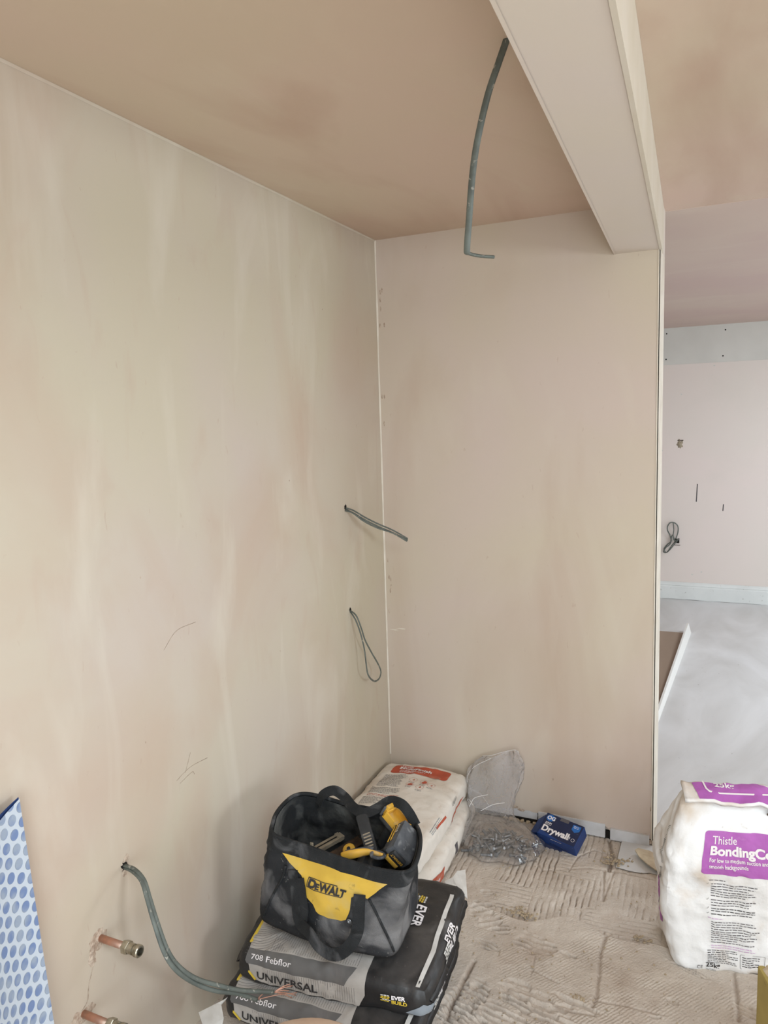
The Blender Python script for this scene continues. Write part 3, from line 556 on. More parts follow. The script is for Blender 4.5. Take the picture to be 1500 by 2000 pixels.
# ------------------------------------------------------------------ sacks
class Sack:
    def __init__(s, a, b, c, r, seed=0, bulge=.012, wr=.004, pinch=.15, lean=None, crease=.0022):
        s.crease = crease
        s.A = Vector((a, b, c)); s.r = r; s.seed = seed; s.bulge = bulge; s.wr = wr; s.pinch = pinch; s.lean = lean
    def q2p(s, q, off=0):
        A, r = s.A, s.r; c = Vector([max(-(A[i]-r), min(A[i]-r, q[i])) for i in range(3)]); d = q-c; n = d.normalized() if d.length > 1e-9 else Vector((0, 0, 1))
        p = c+n*(r+off); u, v, w_ = p.x/A.x, p.y/A.y, p.z/A.z; sd = s.seed
        thin = (1-s.pinch*abs(u)**3)*(1-s.pinch*.5*abs(v)**4)
        p.z *= thin; p.z += s.bulge*(1-min(1, u*u))*(1-min(1, v*v))*(1 if w_ > 0 else -.25)*min(1, abs(w_)*1.5)
        p.x *= 1-.035*v*v*abs(v)+.02*noise.noise((v*1.3, sd, 2)); p.y *= 1-.03*u*u+.02*noise.noise((u*1.3, sd, 5))
        k = noise.noise((q.x*9+sd, q.y*9, q.z*9)); f = 1-abs(noise.noise((q.x*14+sd*3, q.y*10, q.z*14+sd)))*2.2; f2 = 1-abs(noise.noise((q.x*26+sd*5, q.y*34, q.z*30)))*2
        f3 = max(0, 1-abs(noise.noise((q.x*6+sd*7, q.y*9+q.z*5, sd)))*6)+max(0, 1-abs(noise.noise((q.x*11+sd, q.y*7+q.z*9, sd+9)))*7)
        p += n*(s.wr*(k*.9+f*.45+f2*.22)+s.crease*f3)
        if s.lean: p = s.lean(p)
        return p
    def body(s, g, m, cell=.009):
        A = s.A
        for ax in range(3):
            u, v = (ax+1) % 3, (ax+2) % 3; nu, nv = max(6, int(2*A[u]/cell)), max(6, int(2*A[v]/cell))
            for sg in (-1, 1):
                V = []
                for i in range(nu+1):
                    for j in range(nv+1):
                        q = Vector((0, 0, 0)); q[ax] = sg*A[ax]; q[u] = -A[u]+2*A[u]*i/nu; q[v] = -A[v]+2*A[v]*j/nv; V.append(s.q2p(q))
                Fc = [(i*(nv+1)+j, (i+1)*(nv+1)+j, (i+1)*(nv+1)+j+1, i*(nv+1)+j+1) for i in range(nu) for j in range(nv)]
                if sg < 0: Fc = [f[::-1] for f in Fc]
                g.add(V, Fc, m)
    def face(s, ui, us, vi, vs, ni, ns):
        """printer function for a face; artwork may fold over its edges"""
        A = s.A
        def f(a, b, off):
            q = Vector((0, 0, 0)); d = 0
            if abs(a) > A[ui]: d += abs(a)-A[ui]
            if abs(b) > A[vi]: d += abs(b)-A[vi]
            q[ui] = us*max(-A[ui], min(A[ui], a)); q[vi] = vs*max(-A[vi], min(A[vi], b)); q[ni] = ns*(A[ni]-d)
            return s.q2p(q, off)
        return f
def weldobj(g, name, parent=None, **k):
    o = g.build(name, parent, **k); return o
def brick_logo(p, x, y, h, rot=0, m='yellowp', m2='whitep'):
    c, q = math.cos(rot), math.sin(rot)
    T_ = lambda a, b: (x+(a*c-b*q)*h, y+(a*q+b*c)*h)
    for r_, (offs, mm) in enumerate(((0, m), (.25, m2), (0, m), (.3, m), (.05, m2))):
        for k_ in range(3):
            a = offs+k_*.46+(-.2 if r_ == 3 else 0); b = r_*.24
            p.poly([T_(a, b), T_(a+.38, b), T_(a+.38, b+.17), T_(a, b+.17)], mm, .0026, .02)
def black_sack(name, label, loc, rz, seed, detail=True, w_=(.272, .226, .049)):
    root = empty(name, loc, (0, 0, rz)); S = Sack(*w_, .028, seed, .016, .0050, .20)
    g = Geo(); S.body(g, 'blackp', .0095)
    p = Printer(g, S.face(0, 1, 1, 1, 2, 1)); a, b, c = w_
    x0, x1 = -a+.028, .095
    yb = -b-.078      # artwork folds over the front edge
    lab = [(x0+.006, .15), (x0-.006, 0), (x0+.002, -b*.8), (x0+.012, yb+.02), (x0+.03, yb), (x1-.005, yb-.004), (x1+.012, yb+.03), (x1+.014, 0), (x1+.01, .15)]
    p.line([(u-.001, v) for u, v in lab[:5]], .009, 'yellowp', .0026)
    p.poly(lab, 'greyprint', .0016, .007)
    by = -b-.030
    p.poly([(x0+.004, by+.052), (x0-.001, by+.012), (x0+.004, by+.004), (x1-.045, by+.0), (x1-.018, by+.052)], 'bandgrey', .0027, .007)
    for i in range(38):   # fine rules
        xx = x0+.07+i*.0068
        if xx < x1+.004: p.line([(xx+.004, by+.14), (xx, by+.10), (xx-.001, by+.055)], .0007, 'grey_ink', .0028); p.line([(xx, by), (xx+.002, yb+.004)], .0007, 'grey_ink', .0028)
    for i in range(13):   # swirling contour lines
        r_ = .018+i*.0085; p.line([(x0+.035+r_*math.cos(t)*.9-.02, by+.155+r_*math.sin(t)) for t in np.linspace(-1.75, -.25, 14)], .0008, 'grey_ink', .0028)
    p.ring(x0+.045, by+.135, .006, 'grey_ink', .0012, .0028)
    p.text('708 Febflor', x0+.014, by+.019, .027, 'letter', .0038, bold=.005)
    p.text('UNIVERSAL', x0+.034, by-.038, (.033), 'ink', .0034, bold=.02, sx=1.1)
    # maker's logo by the front right corner
    lx, ly = .150, by-.022
    brick_logo(p, lx, ly, .018); p.text('EVER', lx+.030, ly+.011, .0165, 'letter', .0034, bold=.035); p.text('BUILD', lx+.030, ly-.003, .0155, 'yellowp', .0034, bold=.035)
    # same logo printed down the top face
    tx, ty = .150, .115
    brick_logo(p, tx, ty, .028, -PI/2); p.text('EVER', tx+.012, ty-.045, .040, 'letter', .0024, rot=-PI/2, bold=.03); p.text('BUILD', tx-.016, ty-.045, .040, 'yellowp', .0024, rot=-PI/2, bold=.03)
    # pale tape along the right end
    p.line([(a-.030, b-.006), (a-.027, .15), (a-.030, .08), (a-.029, .02), (a-.030, -.03), (a-.027, -.09), (a-.029, -b+.05), (a-.028, -b+.01)], .011, 'whitep', .0034)
    # right end print
    e = Printer(g, S.face(1, 1, 2, 1, 0, 1))
    brick_logo(e, -.075, .004, .034, 0, 'whitep'); e.text('EVER', -.030, .034, .036, 'letter', .0026, bold=.03); e.text('BUILD', -.030, .003, .036, 'letter', .0026, bold=.03)
    e.poly([(-b-.01, -c+.006), (-b-.055, -c+.02), (-b-.01, -c+.05), (-b+.06, -c+.022), (.0, -c+.012), (b, -c+.03), (b, -c+.004), (-b+.05, -c+.004)], 'bluegrey', .0014, .012)
    weldobj(g, 'sack_body', root)
    # folded end flaps
    for sg, sc_ in ((1, 1), (-1, 1)):
        g = Geo(); V = []; n = 26
        for i in range(n):
            y = -b*.93+2*b*.93*i/(n-1); base = S.q2p(Vector((sg*a, y, .004)), 0)
            V += [base+Vector((0, 0, .003)), base+Vector((sg*(.010+.003*noise.noise((y*30, seed, 0))), 0, -.004+.008*noise.noise((y*20, seed, 1)))), base+Vector((0, 0, -.003))]
        g.add(V, [q for i in range(n-1) for q in ((3*i, 3*i+1, 3*i+4, 3*i+3), (3*i+1, 3*i+2, 3*i+5, 3*i+4))], 'blackp'); g.build('end_seam', root)
    tag(root, label, 'sack'); return root, S
def flap(root, pts, name='paper_flap', m='whitep', th=.0012):
    """small folded sheet with thickness, local points of a strip: list of (left,right)"""
    g = Geo(); V = []
    for l, r_ in pts:
        l, r_ = Vector(l), Vector(r_); n = Vector((0, 0, th)); V += [l+n, r_+n, r_-n, l-n]
    k = len(pts); Fc = [(4*i+j, 4*i+(j+1) % 4, 4*i+4+(j+1) % 4, 4*i+4+j) for i in range(k-1) for j in range(4)]+[(3, 2, 1, 0), (4*k-4, 4*k-3, 4*k-2, 4*k-1)]
    g.add(V, Fc, m); return g.build(name, root, smooth=False)
D = math.radians
s3, S3 = black_sack('cement_sack', 'black sack at the very bottom of the stack, mostly hidden, jutting out towards the back', (.345, -1.075, .047), D(3), 11)
s2, S2 = black_sack('cement_sack', 'middle black and grey sack of the stack, cable ends resting on its front', (.390, -1.180, .137), D(4.8), 23)
s1, S1 = black_sack('cement_sack', 'topmost black and grey sack of the stack, right under the tool bag', (.405, -1.136, .232), D(7), 5)
bpy.context.view_layer.update()
def loc_(o, *q): return o.matrix_world.inverted() @ zp0(*q)
def zp0(px, py, z): return at(px, py, 'z', z)
flap(s1, [(loc_(s1, 868, 1722, .262), loc_(s1, 878, 1742, .252)), (loc_(s1, 884, 1714, .264), loc_(s1, 888, 1738, .254)), (loc_(s1, 893, 1702, .266), loc_(s1, 896, 1738, .256)), (loc_(s1, 909, 1699, .262), loc_(s1, 913, 1756, .250))])
flap(s3, [(loc_(s3, 448, 1944, .16), loc_(s3, 440, 1952, .16)), (loc_(s3, 432, 1962, .15), loc_(s3, 424, 1960, .15)), (loc_(s3, 437, 1990, .14), loc_(s3, 388, 1978, .14)), (loc_(s3, 432, 2012, .13), loc_(s3, 399, 2012, .13))])

def finish_sack(name, label, loc, rz, seed, top):
    root = empty(name, loc, (0, 0, rz)); w_ = (.188, .325, .050); a, b, c = w_; S = Sack(a, b, c, .026, seed, .012, .0050, .22)
    g = Geo(); S.body(g, 'paper', .01); p = Printer(g, S.face(0, 1, 1, 1, 2, 1))
    if top:
        p.poly(rrect(-.125, .200, .125, .285, .014), 'red', .0014, .008)
        p.text('Thistle', -.095, .262, .020, 'letter', .0034, bold=.01); p.text('MultiFinish', -.095, .235, .033, 'letter', .0034, bold=.03)
        p.bars(-.085, .224, .11, 3, .008, 'letter', .002, th=.4, seed=2)
        p.bars(-.135, .180, .10, 13, .0085, 'grey_ink', .0016, seed=3); p.bars(-.145, .058, .13, 6, .0085, 'grey_ink', .0016, seed=4); p.bars(-.14, .0, .14, 2, .009, 'red', .0016, seed=5); p.bars(-.150, -.022, .10, 8, .0075, 'grey_ink', .0016, seed=6)
        for (x, y, fill) in ((.0, .150, 0), (.048, .143, 1), (.082, .135, 0), (.0, .105, 1), (.045, .098, 0)):
            p.ring(x, y, .0165, 'red', .0009)
            if fill: p.poly([(x-.010, y-.006), (x+.0, y-.012), (x+.012, y-.003), (x+.010, y+.009), (x, y+.011)], 'red', .0016)
            else: p.poly([(x-.004, y-.005), (x+.006, y-.005), (x+.003, y+.006)], 'red', .0016)
            p.bars(x-.013, y-.022, .026, 2, .005, 'grey_ink', .0016, seed=int(x*1000)+9)
    # side print (+x)
    e = Printer(g, S.face(1, 1, 2, 1, 0, 1))
    e.poly([(-.30, -.03), (-.15, -.044), (-.13, .008), (-.25, .03)], 'red', .001, .012) if not top else e.poly([(.02, -.045), (.20, -.02), (.22, -.006), (.04, -.025)], 'red', .001, .012)
    if not top:
        e.text('25kg', -.255, -.02, .034, 'letter', .002, rot=0, bold=.02)
        e.poly([(.0, -.03), (.03, -.03), (.03, .02), (.0, .02)], 'grey_ink', .0012)
    else:
        for i in range(9):
            x = -.01+i*.008; e.line([(x+.08, .03), (x+.083, .045), (x+.087, .03), (x+.09, .042)], .0014, 'ink', .0016)
        e.poly([(-.12, .036), (-.02, .030), (-.02, .040), (-.12, .048)], 'red', .0012)
        e.bars(-.17, .06, .12, 3, .009, 'bluegrey', .0016, seed=8)
    weldobj(g, 'sack_body', root)
    for sg in (1, -1):
        g = Geo(); V = []; n = 22
        for i in range(n):
            x = -a*.95+2*a*.95*i/(n-1); base = S.q2p(Vector((x, sg*b, .012)), 0); V += [base+Vector((0, 0, .004)), base+Vector((0, sg*.010, .002*noise.noise((x*30, seed, 0)))), base-Vector((0, 0, .004))]
        g.add(V, [q for i in range(n-1) for q in ((3*i, 3*i+1, 3*i+4, 3*i+3), (3*i+1, 3*i+2, 3*i+5, 3*i+4))], 'paper'); g.build('end_seam', root)
    tag(root, label, 'sack'); return root
finish_sack('plaster_sack', 'lower cream plaster sack by the corner, showing its red print low at the side', (.236, -.375, .050), D(2.0), 31, False)
finish_sack('plaster_sack', 'upper cream and red finish plaster sack lying in the room corner', (.207, -.365, .149), D(2.6), 37, True)

# standing bonding sack
root = empty('plaster_sack', (1.395, -.505, 0), (0, 0, D(13.5)))
BW = (.215, .285, .098)   # width, height, thickness (local x, y up, z towards the viewer)
def lean(p):
    # p: x across, y along the sack, z thickness -> stand it up
    h = (p.y+.285)/.57; z = max(.002, .002+h*.530); t = 1-max(0, (h-.62)/.38)**1.6*.80; zz = p.z*t
    dx = .026*math.sin(h*3)*p.x/.2 + .055*max(0, (h-.6)/.4)*max(0, -p.x)/.2
    return Vector((p.x*(1-.06*max(0, h-.55)*2)+dx*.6, -zz-.035*max(0, h-.7), z))
S = Sack(.215, .285, .098, .030, 43, .010, .0100, .0, lean, .0042); g = Geo(); S.body(g, 'paperw', .009)
p = Printer(g, S.face(0, 1, 1, 1, 2, 1))
p.poly(rrect(-.128, .060, .19, .185, .010), 'purple', .0016, .007)
p.text('Thistle', -.106, .150, .032, 'letter', .0036, bold=.005, sx=.80); p.text('BondingCoat', -.110, .118, .037, 'letter', .0036, bold=.04, sx=1.0)
p.text('For low to medium suction and', -.110, .098, .0155, 'letter', .0034, bold=.016, sx=.78); p.text('smooth backgrounds', -.110, .082, .0155, 'letter', .0034, bold=.016, sx=.78)
p.bars(-.105, .038, .045, 1, .008, 'grey_ink', .0024, seed=21)
for i, (yy, nn) in enumerate(((.026, 6), (-.028, 3), (-.056, 2), (-.074, 1))):
    p.line([(-.112, yy+.002), (-.110, yy), (-.106, yy+.006)], .001, 'grey_ink', .0024); p.bars(-.100, yy, .115, nn, .0082, 'ink' if nn < 3 else 'grey_ink', .0024, seed=22+i)
p.bars(-.108, -.088, .04, 1, .008, 'purplel', .0024, seed=30); p.bars(-.100, -.100, .125, 10, .0082, 'grey_ink', .0024, seed=31); p.bars(-.100, -.186, .12, 2, .008, 'purplel', .0024, seed=32)
p.bars(-.112, -.203, .085, 8, .0062, 'ink', .0024, seed=33); p.text('25kg', -.118, -.262, .021, 'ink', .0026, bold=.02); p.text('CE', -.145, -.268, .015, 'grey_ink', .0026)
p.bars(-.118, -.272, .03, 3, .006, 'bluegrey', .0024, seed=41)
p.line(rrect(-.022, -.255, .045, -.207, .004)+[(-.022+.004, -.255)], .0009, 'ink', .0024); p.bars(-.017, -.216, .05, 5, .0078, 'ink', .0024, seed=34)
for (x, y) in ((.062, .005), (.100, .005), (.138, .005), (.062, -.052), (.100, -.052), (.138, -.052)):
    p.ring(x, y, .016, 'purplel', .0009, .0024)
    if y > 0 or x > .09: p.poly([(x-.009, y-.010), (x+.006, y-.014), (x+.013, y-.002), (x+.006, y+.010), (x-.001, y+.002)], 'purplel', .0024)
    p.bars(x-.012, y-.024, .026, 1, .007, 'grey_ink', .0024, seed=int(x*999))
p.bars(.058, -.086, .11, 1, .008, 'grey_ink', .0024, seed=36); p.line([(.200, -.098), (.066, -.098), (.066, -.25), (.200, -.25)], .0009, 'purplel', .0024); p.bars(.074, -.110, .11, 15, .0088, 'grey_ink', .0024, seed=37)
e = Printer(g, S.face(1, 1, 2, 1, 0, -1))    # left side
e.poly([(-.22, -.03), (-.17, .045), (-.02, .02), (-.05, -.03)], 'purple', .0014, .011)
for k_, (y0_, n_) in enumerate(((-.03, 9), (.035, 4), (.09, 8), (.15, 7))):
    for i in range(n_): yy = y0_+i*.0105-.05; e.line([(yy, .035), (yy+.004, .047), (yy+.006, .034), (yy+.009, .045)], .0018, 'ink', .0024)
weldobj(g, 'sack_body', root)
# folded-over top of the sack with its own print
g = Geo(); n, k = 40, 9; V = []
def fold(a, b, off=0):
    # a across -0.2..0.2, b 0 (rear) .. 0.075 (front, drooping)
    x = a; z = .556+.010*noise.noise((a*14, b*20, 3))+.005*noise.noise((a*40, b*40, 5))-(b/.075)**2*.022-.05*max(0, a-.02); y = -.012-b*.95+.004*noise.noise((a*20, b*9, 8))
    return Vector((x+.012, y, z+off))
for j in range(k):
    for i in range(n): V.append(fold(-.190+.38*i/(n-1), .078*j/(k-1)))
top_ = [(j*n+i, j*n+i+1, (j+1)*n+i+1, (j+1)*n+i) for j in range(k-1) for i in range(n-1)]
V += [v-Vector((0, -.002, .010)) for v in V]; o_ = n*k
fcs = top_+[tuple(i+o_ for i in f)[::-1] for f in top_]+[((k-1)*n+i, (k-1)*n+i+1, o_+(k-1)*n+i+1, o_+(k-1)*n+i) for i in range(n-1)]+[(i+1, i, o_+i, o_+i+1) for i in range(n-1)]+[(j*n, (j+1)*n, o_+(j+1)*n, o_+j*n) for j in range(k-1)]
g.add(V, fcs, 'paperw'); p = Printer(g, lambda a, b, off: fold(a, .078-b, off))
p.poly([(-.150, .003), (.115, .003), (.140, .02), (.115, .045), (.02, .074), (-.160, .074)], 'purple', .0014, .010)
p.line([(-.128, .078), (-.126, .038), (-.118, .026), (-.09, .024), (.0, .028), (.10, .034)], .005, 'letter', .0024)
p.text('25kg', -.100, .052, .030, 'letter', .0028, bold=.02)
g.build('folded_top', root)
g = Geo(); c = S.q2p(Vector((.10, .245, .098)), .004); V = [c+Vector((.045*math.cos(t)*(1+.3*noise.noise((t, 3, 1))), -.004-.004*math.sin(t*3), .016*math.sin(t))) for t in np.linspace(0, 2*PI, 14)[:-1]]
g.add(V, [tuple(range(13))], 'rust'); g.build('torn_patch', root)
tag(root, 'white and purple bonding plaster sack standing upright on the rough floor at the right edge', 'sack')

# ------------------------------------------------------------------ tool bag
ZB = .322
def zp(px, py, z): return at(px, py, 'z', z)
rim = [zp(534, 1632, .575), zp(600, 1655, .565), zp(680, 1683, .558), zp(755, 1703, .558), zp(803, 1702, .565), zp(822, 1662, .575), zp(820, 1622, .575), zp(796, 1594, .575),
       zp(745, 1582, .572), zp(680, 1570, .578), zp(612, 1551, .59), zp(575, 1553, .59), zp(545, 1578, .588), zp(531, 1606, .582)]
base = [(.195, -1.30), (.29, -1.325), (.40, -1.335), (.50, -1.325), (.590, -1.300), (.590, -1.20), (.576, -1.10), (.555, -1.045), (.49, -1.02), (.40, -1.015), (.30, -1.02), (.215, -1.03), (.180, -1.09), (.175, -1.20)]
base = [Vector((x, y, ZB-(.0 if 2 < i < 13 else .0))) for i, (x, y) in enumerate(base)]
mid = []
for i in range(14):
    m_ = base[i].lerp(rim[i], .48); c = Vector((.41, -1.18, 0)); d = (m_-c); d.z = 0; d.normalize()
    mid.append(m_+d*((.004, .010, .014, .014, -.004, -.016, -.012, .0, .006, .008, .006, .0, -.004, -.004)[i]))
NR = 168; rings = []; lv = [base, mid, rim]; rs = [cr(r_, NR, True) for r_ in lv]
def bagpt(th, h, off=0):
    """th 0..1 round the bag from the front-left corner, h 0..1 from base to rim"""
    def P_(th, h):
        t = (th % 1)*NR; i = int(t); u = t-i; a = [r_[i % NR].lerp(r_[(i+1) % NR], u) for r_ in rs]
        q = (1-h)*(1-h); q1 = 2*h*(1-h); q2 = h*h; m2 = a[1]*2-(a[0]+a[2])*.5
        p = a[0]*q+m2*q1+a[2]*q2; wv = (1-abs(2*h-1)**4)
        c = Vector((.41, -1.18, p.z)); d = (p-c).normalized()
        return p+d*(wv*(.008*noise.noise((th*14, h*3, 1))+.006*(1-2.4*abs(noise.noise((th*17+4, h*5, 7))))))
    p = P_(th, h)
    if off:
        e_ = .004; n = (P_(th+e_, h)-P_(th-e_, h)).cross(P_(th, min(1, h+.03))-P_(th, max(0, h-.03))).normalized(); p = p+n*off
    return p
bag = empty('tool_bag', (.41, -1.18, ZB)); BO = Vector(bag.location)
def badd(g, fn): g.v = [tuple(Vector(v)-BO) for v in g.v]; return g
g = Geo(); nh = 22; V = []
for j in range(nh+1):
    V += [bagpt(i/NR, j/nh) for i in range(NR)]
Fc = [(j*NR+i, j*NR+(i+1) % NR, (j+1)*NR+(i+1) % NR, (j+1)*NR+i) for j in range(nh) for i in range(NR)]+[tuple(range(NR))[::-1]]
g.add(V, Fc, 'blackf'); badd(g, 0).build('bag_body', bag)
g = Geo(); V = []
for j in range(nh+1):
    h = 1-j/nh*.86; V += [bagpt(i/NR, h, -.006-.012*(1-abs(2*(j/nh)-1))*abs(noise.noise((i/NR*19, j*.2, 4)))-.004) for i in range(NR)]
Fc = [(j*NR+i, (j)*NR+(i+1) % NR, (j+1)*NR+(i+1) % NR, (j+1)*NR+i) for j in range(nh) for i in range(NR)]+[tuple(nh*NR+i for i in range(NR))]
g.add(V, Fc, 'blackin'); badd(g, 0).build('bag_lining', bag)
# rim piping and webbing band below it
g = Geo(); pth = [bagpt(i/NR, 1, -.003)+Vector((0, 0, .001)) for i in range(NR)]+[bagpt(0, 1, -.003)+Vector((0, 0, .001)), bagpt(1/NR, 1, -.003)+Vector((0, 0, .001))]
sweep(g, pth, ell(.0055, .0055, 8), 'web', caps=False); badd(g, 0).build('rim_piping', bag)
g = Geo(); V = []
for j in range(5): V += [bagpt(i/NR, .862+.135*j/4, .0022) for i in range(NR)]
g.add(V, [(j*NR+i, j*NR+(i+1) % NR, (j+1)*NR+(i+1) % NR, (j+1)*NR+i) for j in range(4) for i in range(NR)], 'web'); badd(g, 0).build('rim_band', bag)
# yellow front panel (front spans th 0 .. .286)
FR = 4/14
def bagf(a, b, off): return bagpt(a*FR, b, off)
g = Geo(); p = Printer(g, bagf)
_tab = [(i/240*.36-.03, j/90, bagpt((i/240*.36-.03), j/90)) for i in range(241) for j in range(91)]
def proj(p):
    d = p-Vector(CP); z = d.dot(FW); return 750+F*d.dot(RT)/z, 1000-F*d.dot(UP)/z
_pr = np.array([proj(t[2]) for t in _tab])
def th_of(px, py):
    i = int(np.argmin((_pr[:, 0]-px)**2+(_pr[:, 1]-py)**2)); return _tab[i][0]/FR, _tab[i][1]
yel = [th_of(a, b) for a, b in ((553, 1664), (566, 1683), (590, 1710), (598, 1728), (600, 1752), (612, 1766), (625, 1784), (642, 1793), (668, 1797), (676, 1795), (684, 1775), (688, 1752), (700, 1748), (718, 1756), (738, 1740), (757, 1727))]
yel += [(yel[-1][0]+(yel[0][0]-yel[-1][0])*k/8, yel[-1][1]+(yel[0][1]-yel[-1][1])*k/8+.012*math.sin(k/8*PI)) for k in range(1, 8)]
p.poly(yel, 'yellowf', .0028, .022)
# maker's lettering in a frame, laid on the panel between its four corners
q00, q10, q01, q11 = [th_of(*q) for q in ((600, 1731), (668, 1755), (606, 1711), (672, 1735))]
def panel_(a, b, off):
    u, v = a/.104, b/.0377; f2 = lambda i: q00[i]*(1-u)*(1-v)+q10[i]*u*(1-v)+q01[i]*(1-u)*v+q11[i]*u*v; return bagf(f2(0), f2(1), off)
ww = Printer(g, panel_)
for (x0_, y0_, x1_, y1_) in ((0, 0, .104, .0026), (0, .0351, .085, .0377), (0, 0, .0022, .0377), (.1018, 0, .104, .030)): ww.poly([(x0_, y0_), (x1_, y0_), (x1_, y1_), (x0_, y1_)], 'ink', .0040, .01)
ww.text('D', .004, .0058, .0385, 'ink', .0044, bold=.055, sx=.8); ww.text('E', .0255, .0058, .027, 'ink', .0044, bold=.05, sx=.8); ww.text('WALT', .037, .0058, .0385, 'ink', .0044, bold=.05, sx=.70)
badd(g, 0).build('yellow_panel', bag)['label'] = 'yellow canvas front panel with black lettering'
def on(px, py, off): a_, b_ = th_of(px, py); return bagf(a_, b_, off)
for pts_ in (((722, 1757), (735, 1780), (748, 1810), (760, 1835), (768, 1856)), ((560, 1690), (552, 1715), (535, 1745), (523, 1770), (516, 1788))):
    g = Geo(); tube(g, [on(a, b, .003) for a, b in pts_], .0032, 'web', 40, 1); badd(g, 0).build('corner_piping', bag)
def strap(name, path, wd=.034, th=.003, upv=(0, -1, 0), n=70, m='web'):
    g = Geo(); pr = [(-wd/2, -th/2), (wd/2, -th/2), (wd/2, th/2), (-wd/2, th/2)]; sweep(g, cr(path, n), pr, m, upv); badd(g, 0); o = g.build(name, bag, smooth=False); return o
B_ = lambda a, b, o: bagf(a, b, o)
def yp(px, py, y): return at(px, py, 'y', y)
# front handle: sewn on at both sides, its loop dropping forward over the front
strap('front_handle', [on(574, 1697, .005), on(577, 1725, .007), on(582, 1760, .009), on(592, 1795, .014), yp(604, 1822, -1.372), yp(622, 1848, -1.385), yp(648, 1864, -1.392), yp(672, 1858, -1.390), yp(692, 1834, -1.378), on(702, 1800, .016), on(704, 1770, .010), on(704, 1745, .006)], .030)
strap('handle_keeper', [on(589, 1712, .006), on(594, 1745, .008), on(600, 1775, .010), on(598, 1800, .012)], .022)
g = Geo(); c = on(684, 1797, .004); lathe(g, [(.0062, 0), (.0062, .003), (.003, .0045), (.003, .001)], 'zinc', Matrix.Translation(c) @ Matrix.Rotation(PI/2, 4, 'X'), 16); badd(g, 0).build('eyelet', bag)
# rear handle rising behind the rim
strap('rear_handle', [zp(622, 1572, .575), zp(630, 1553, .605), zp(652, 1544, .62), zp(672, 1556, .61), zp(690, 1577, .60), zp(712, 1588, .598), zp(738, 1578, .605), zp(760, 1565, .62), zp(783, 1570, .625), zp(799, 1588, .605), zp(812, 1612, .575)], .028, upv=(0, -.6, 1))
# black slotted grip clipped inside the rim
root = empty('slotted_grip', zp(716, 1622, .56)); oo = Vector(root.location); g = Geo()
a_, b_ = zp(706, 1592, .590)-oo, zp(728, 1668, .535)-oo; d = (b_-a_).normalized(); side = Vector((.93, .25, .1)); side = (side-d*side.dot(d)).normalized(); nn = side.cross(d); 
Mx = Matrix((side, d, nn)).transposed().to_4x4(); Mx.translation = (a_+b_)/2
L_ = (b_-a_).length/2; box(g, (-.017, -L_, -.009), (.017, L_, .009), 'toolblack', .007, Mx); sharpen(g.build('grip_body', root), .9)
for i in range(5):
    g = Geo(); box(g, (-.011, .002+i*.009, .0085), (.009, .0055+i*.009, .0102), 'cream', .0005, Mx)
    if nn.dot(Vector(CP)-oo) < 0: g.v = [tuple(Vector(v)-nn*.0186) for v in g.v]
    g.build('slot', root, smooth=False)
tag(root, 'black tool grip with five pale slots standing at the back inside the tool bag', 'tool')
# items inside the bag
def bar(name, m, p0, p1, wd, th, label, cat, extra=None, bev=.001):
    p0, p1 = Vector(p0), Vector(p1); root = empty(name, (p0+p1)/2); d = (p1-p0).normalized(); sd = d.cross(Vector((0, -.5, 1))).normalized(); n = sd.cross(d)
    Mx = Matrix((d, sd, n)).transposed().to_4x4(); g = Geo(); L_ = (p1-p0).length/2; box(g, (-L_, -wd/2, -th/2), (L_, wd/2, th/2), m, bev, Mx); g.build(extra[0] if extra else 'blade', root, smooth=False)
    if extra:
        for nm, mm, lo, hi, bv in extra[1]: g = Geo(); box(g, lo, hi, mm, bv, Mx); g.build(nm, root, smooth=False)
    tag(root, label, cat); return root, Mx
bar('level_strip', 'cream', zp(600, 1670, .47), zp(668, 1632, .47), .022, .012, 'pale dusty plastic strip lying inside the tool bag, left of the saw blade', 'tool', ('strip_body', [('slot', 'dark', (-.05, -.002, .006), (.05, .002, .0066), 0), ('end_block', 'cream', (.045, -.012, -.006), (.058, .012, .009), .001)]))
rt, Mx = bar('saw_blade', 'rust', zp(625, 1688, .45), zp(705, 1640, .47), .030, .002, 'rusty saw blade lying across the inside of the tool bag', 'saw')
g = Geo(); 
for i in range(46):
    x = -.09+i*.004; g.add([Mx @ Vector(v) for v in ((x, -.015, -.001), (x+.004, -.015, -.001), (x+.002, -.019, 0), (x, -.015, .001), (x+.004, -.015, .001))], [(0, 1, 2), (3, 2, 4)], 'rust')
g.build('saw_teeth', rt, smooth=False)
g = Geo(); c = zp(609, 1652, .52); box(g, (-.005, -.002, -.013), (.005, .002, .010), 'cream', .002); o = g.build('zip_tag', loc=c-BO, parent=bag); o['label'] = 'cream pull tag'
# yellow and grey utility knife
root = empty('utility_knife', zp(710, 1665, .54)); oo = Vector(root.location); g = Geo()
path = cr([zp(668, 1672, .535)-oo, zp(690, 1668, .545)-oo, zp(720, 1664, .55)-oo, zp(748, 1672, .55)-oo], 24)
sweep(g, path, ell(.008, .012, 12), 'toolyellow', widths=[.6+.4*math.sin(PI*min(1, (i+3)/20)) for i in range(24)]); g.build('knife_body', root)
g = Geo(); path = [q+Vector((0, .008, .004)) for q in path[2:18]]; sweep(g, path, [(x+.0015*math.sin(i), y) for i, (x, y) in enumerate(ell(.007, .006, 10))], 'tooldust'); g.build('grip_strip', root)
g = Geo(); cpt = zp(738, 1670, .552)-oo; V = []
V = [cpt+Vector((.018*math.cos(t)*(1 if i % 2 == 0 else 1), .013*math.sin(t), .0)) for i, t in enumerate(np.linspace(0, 2*PI, 13)[:-1])]
tube(g, V+[V[0]], .0045, 'tooldust', 40, 1); g.build('tail_loop', root)
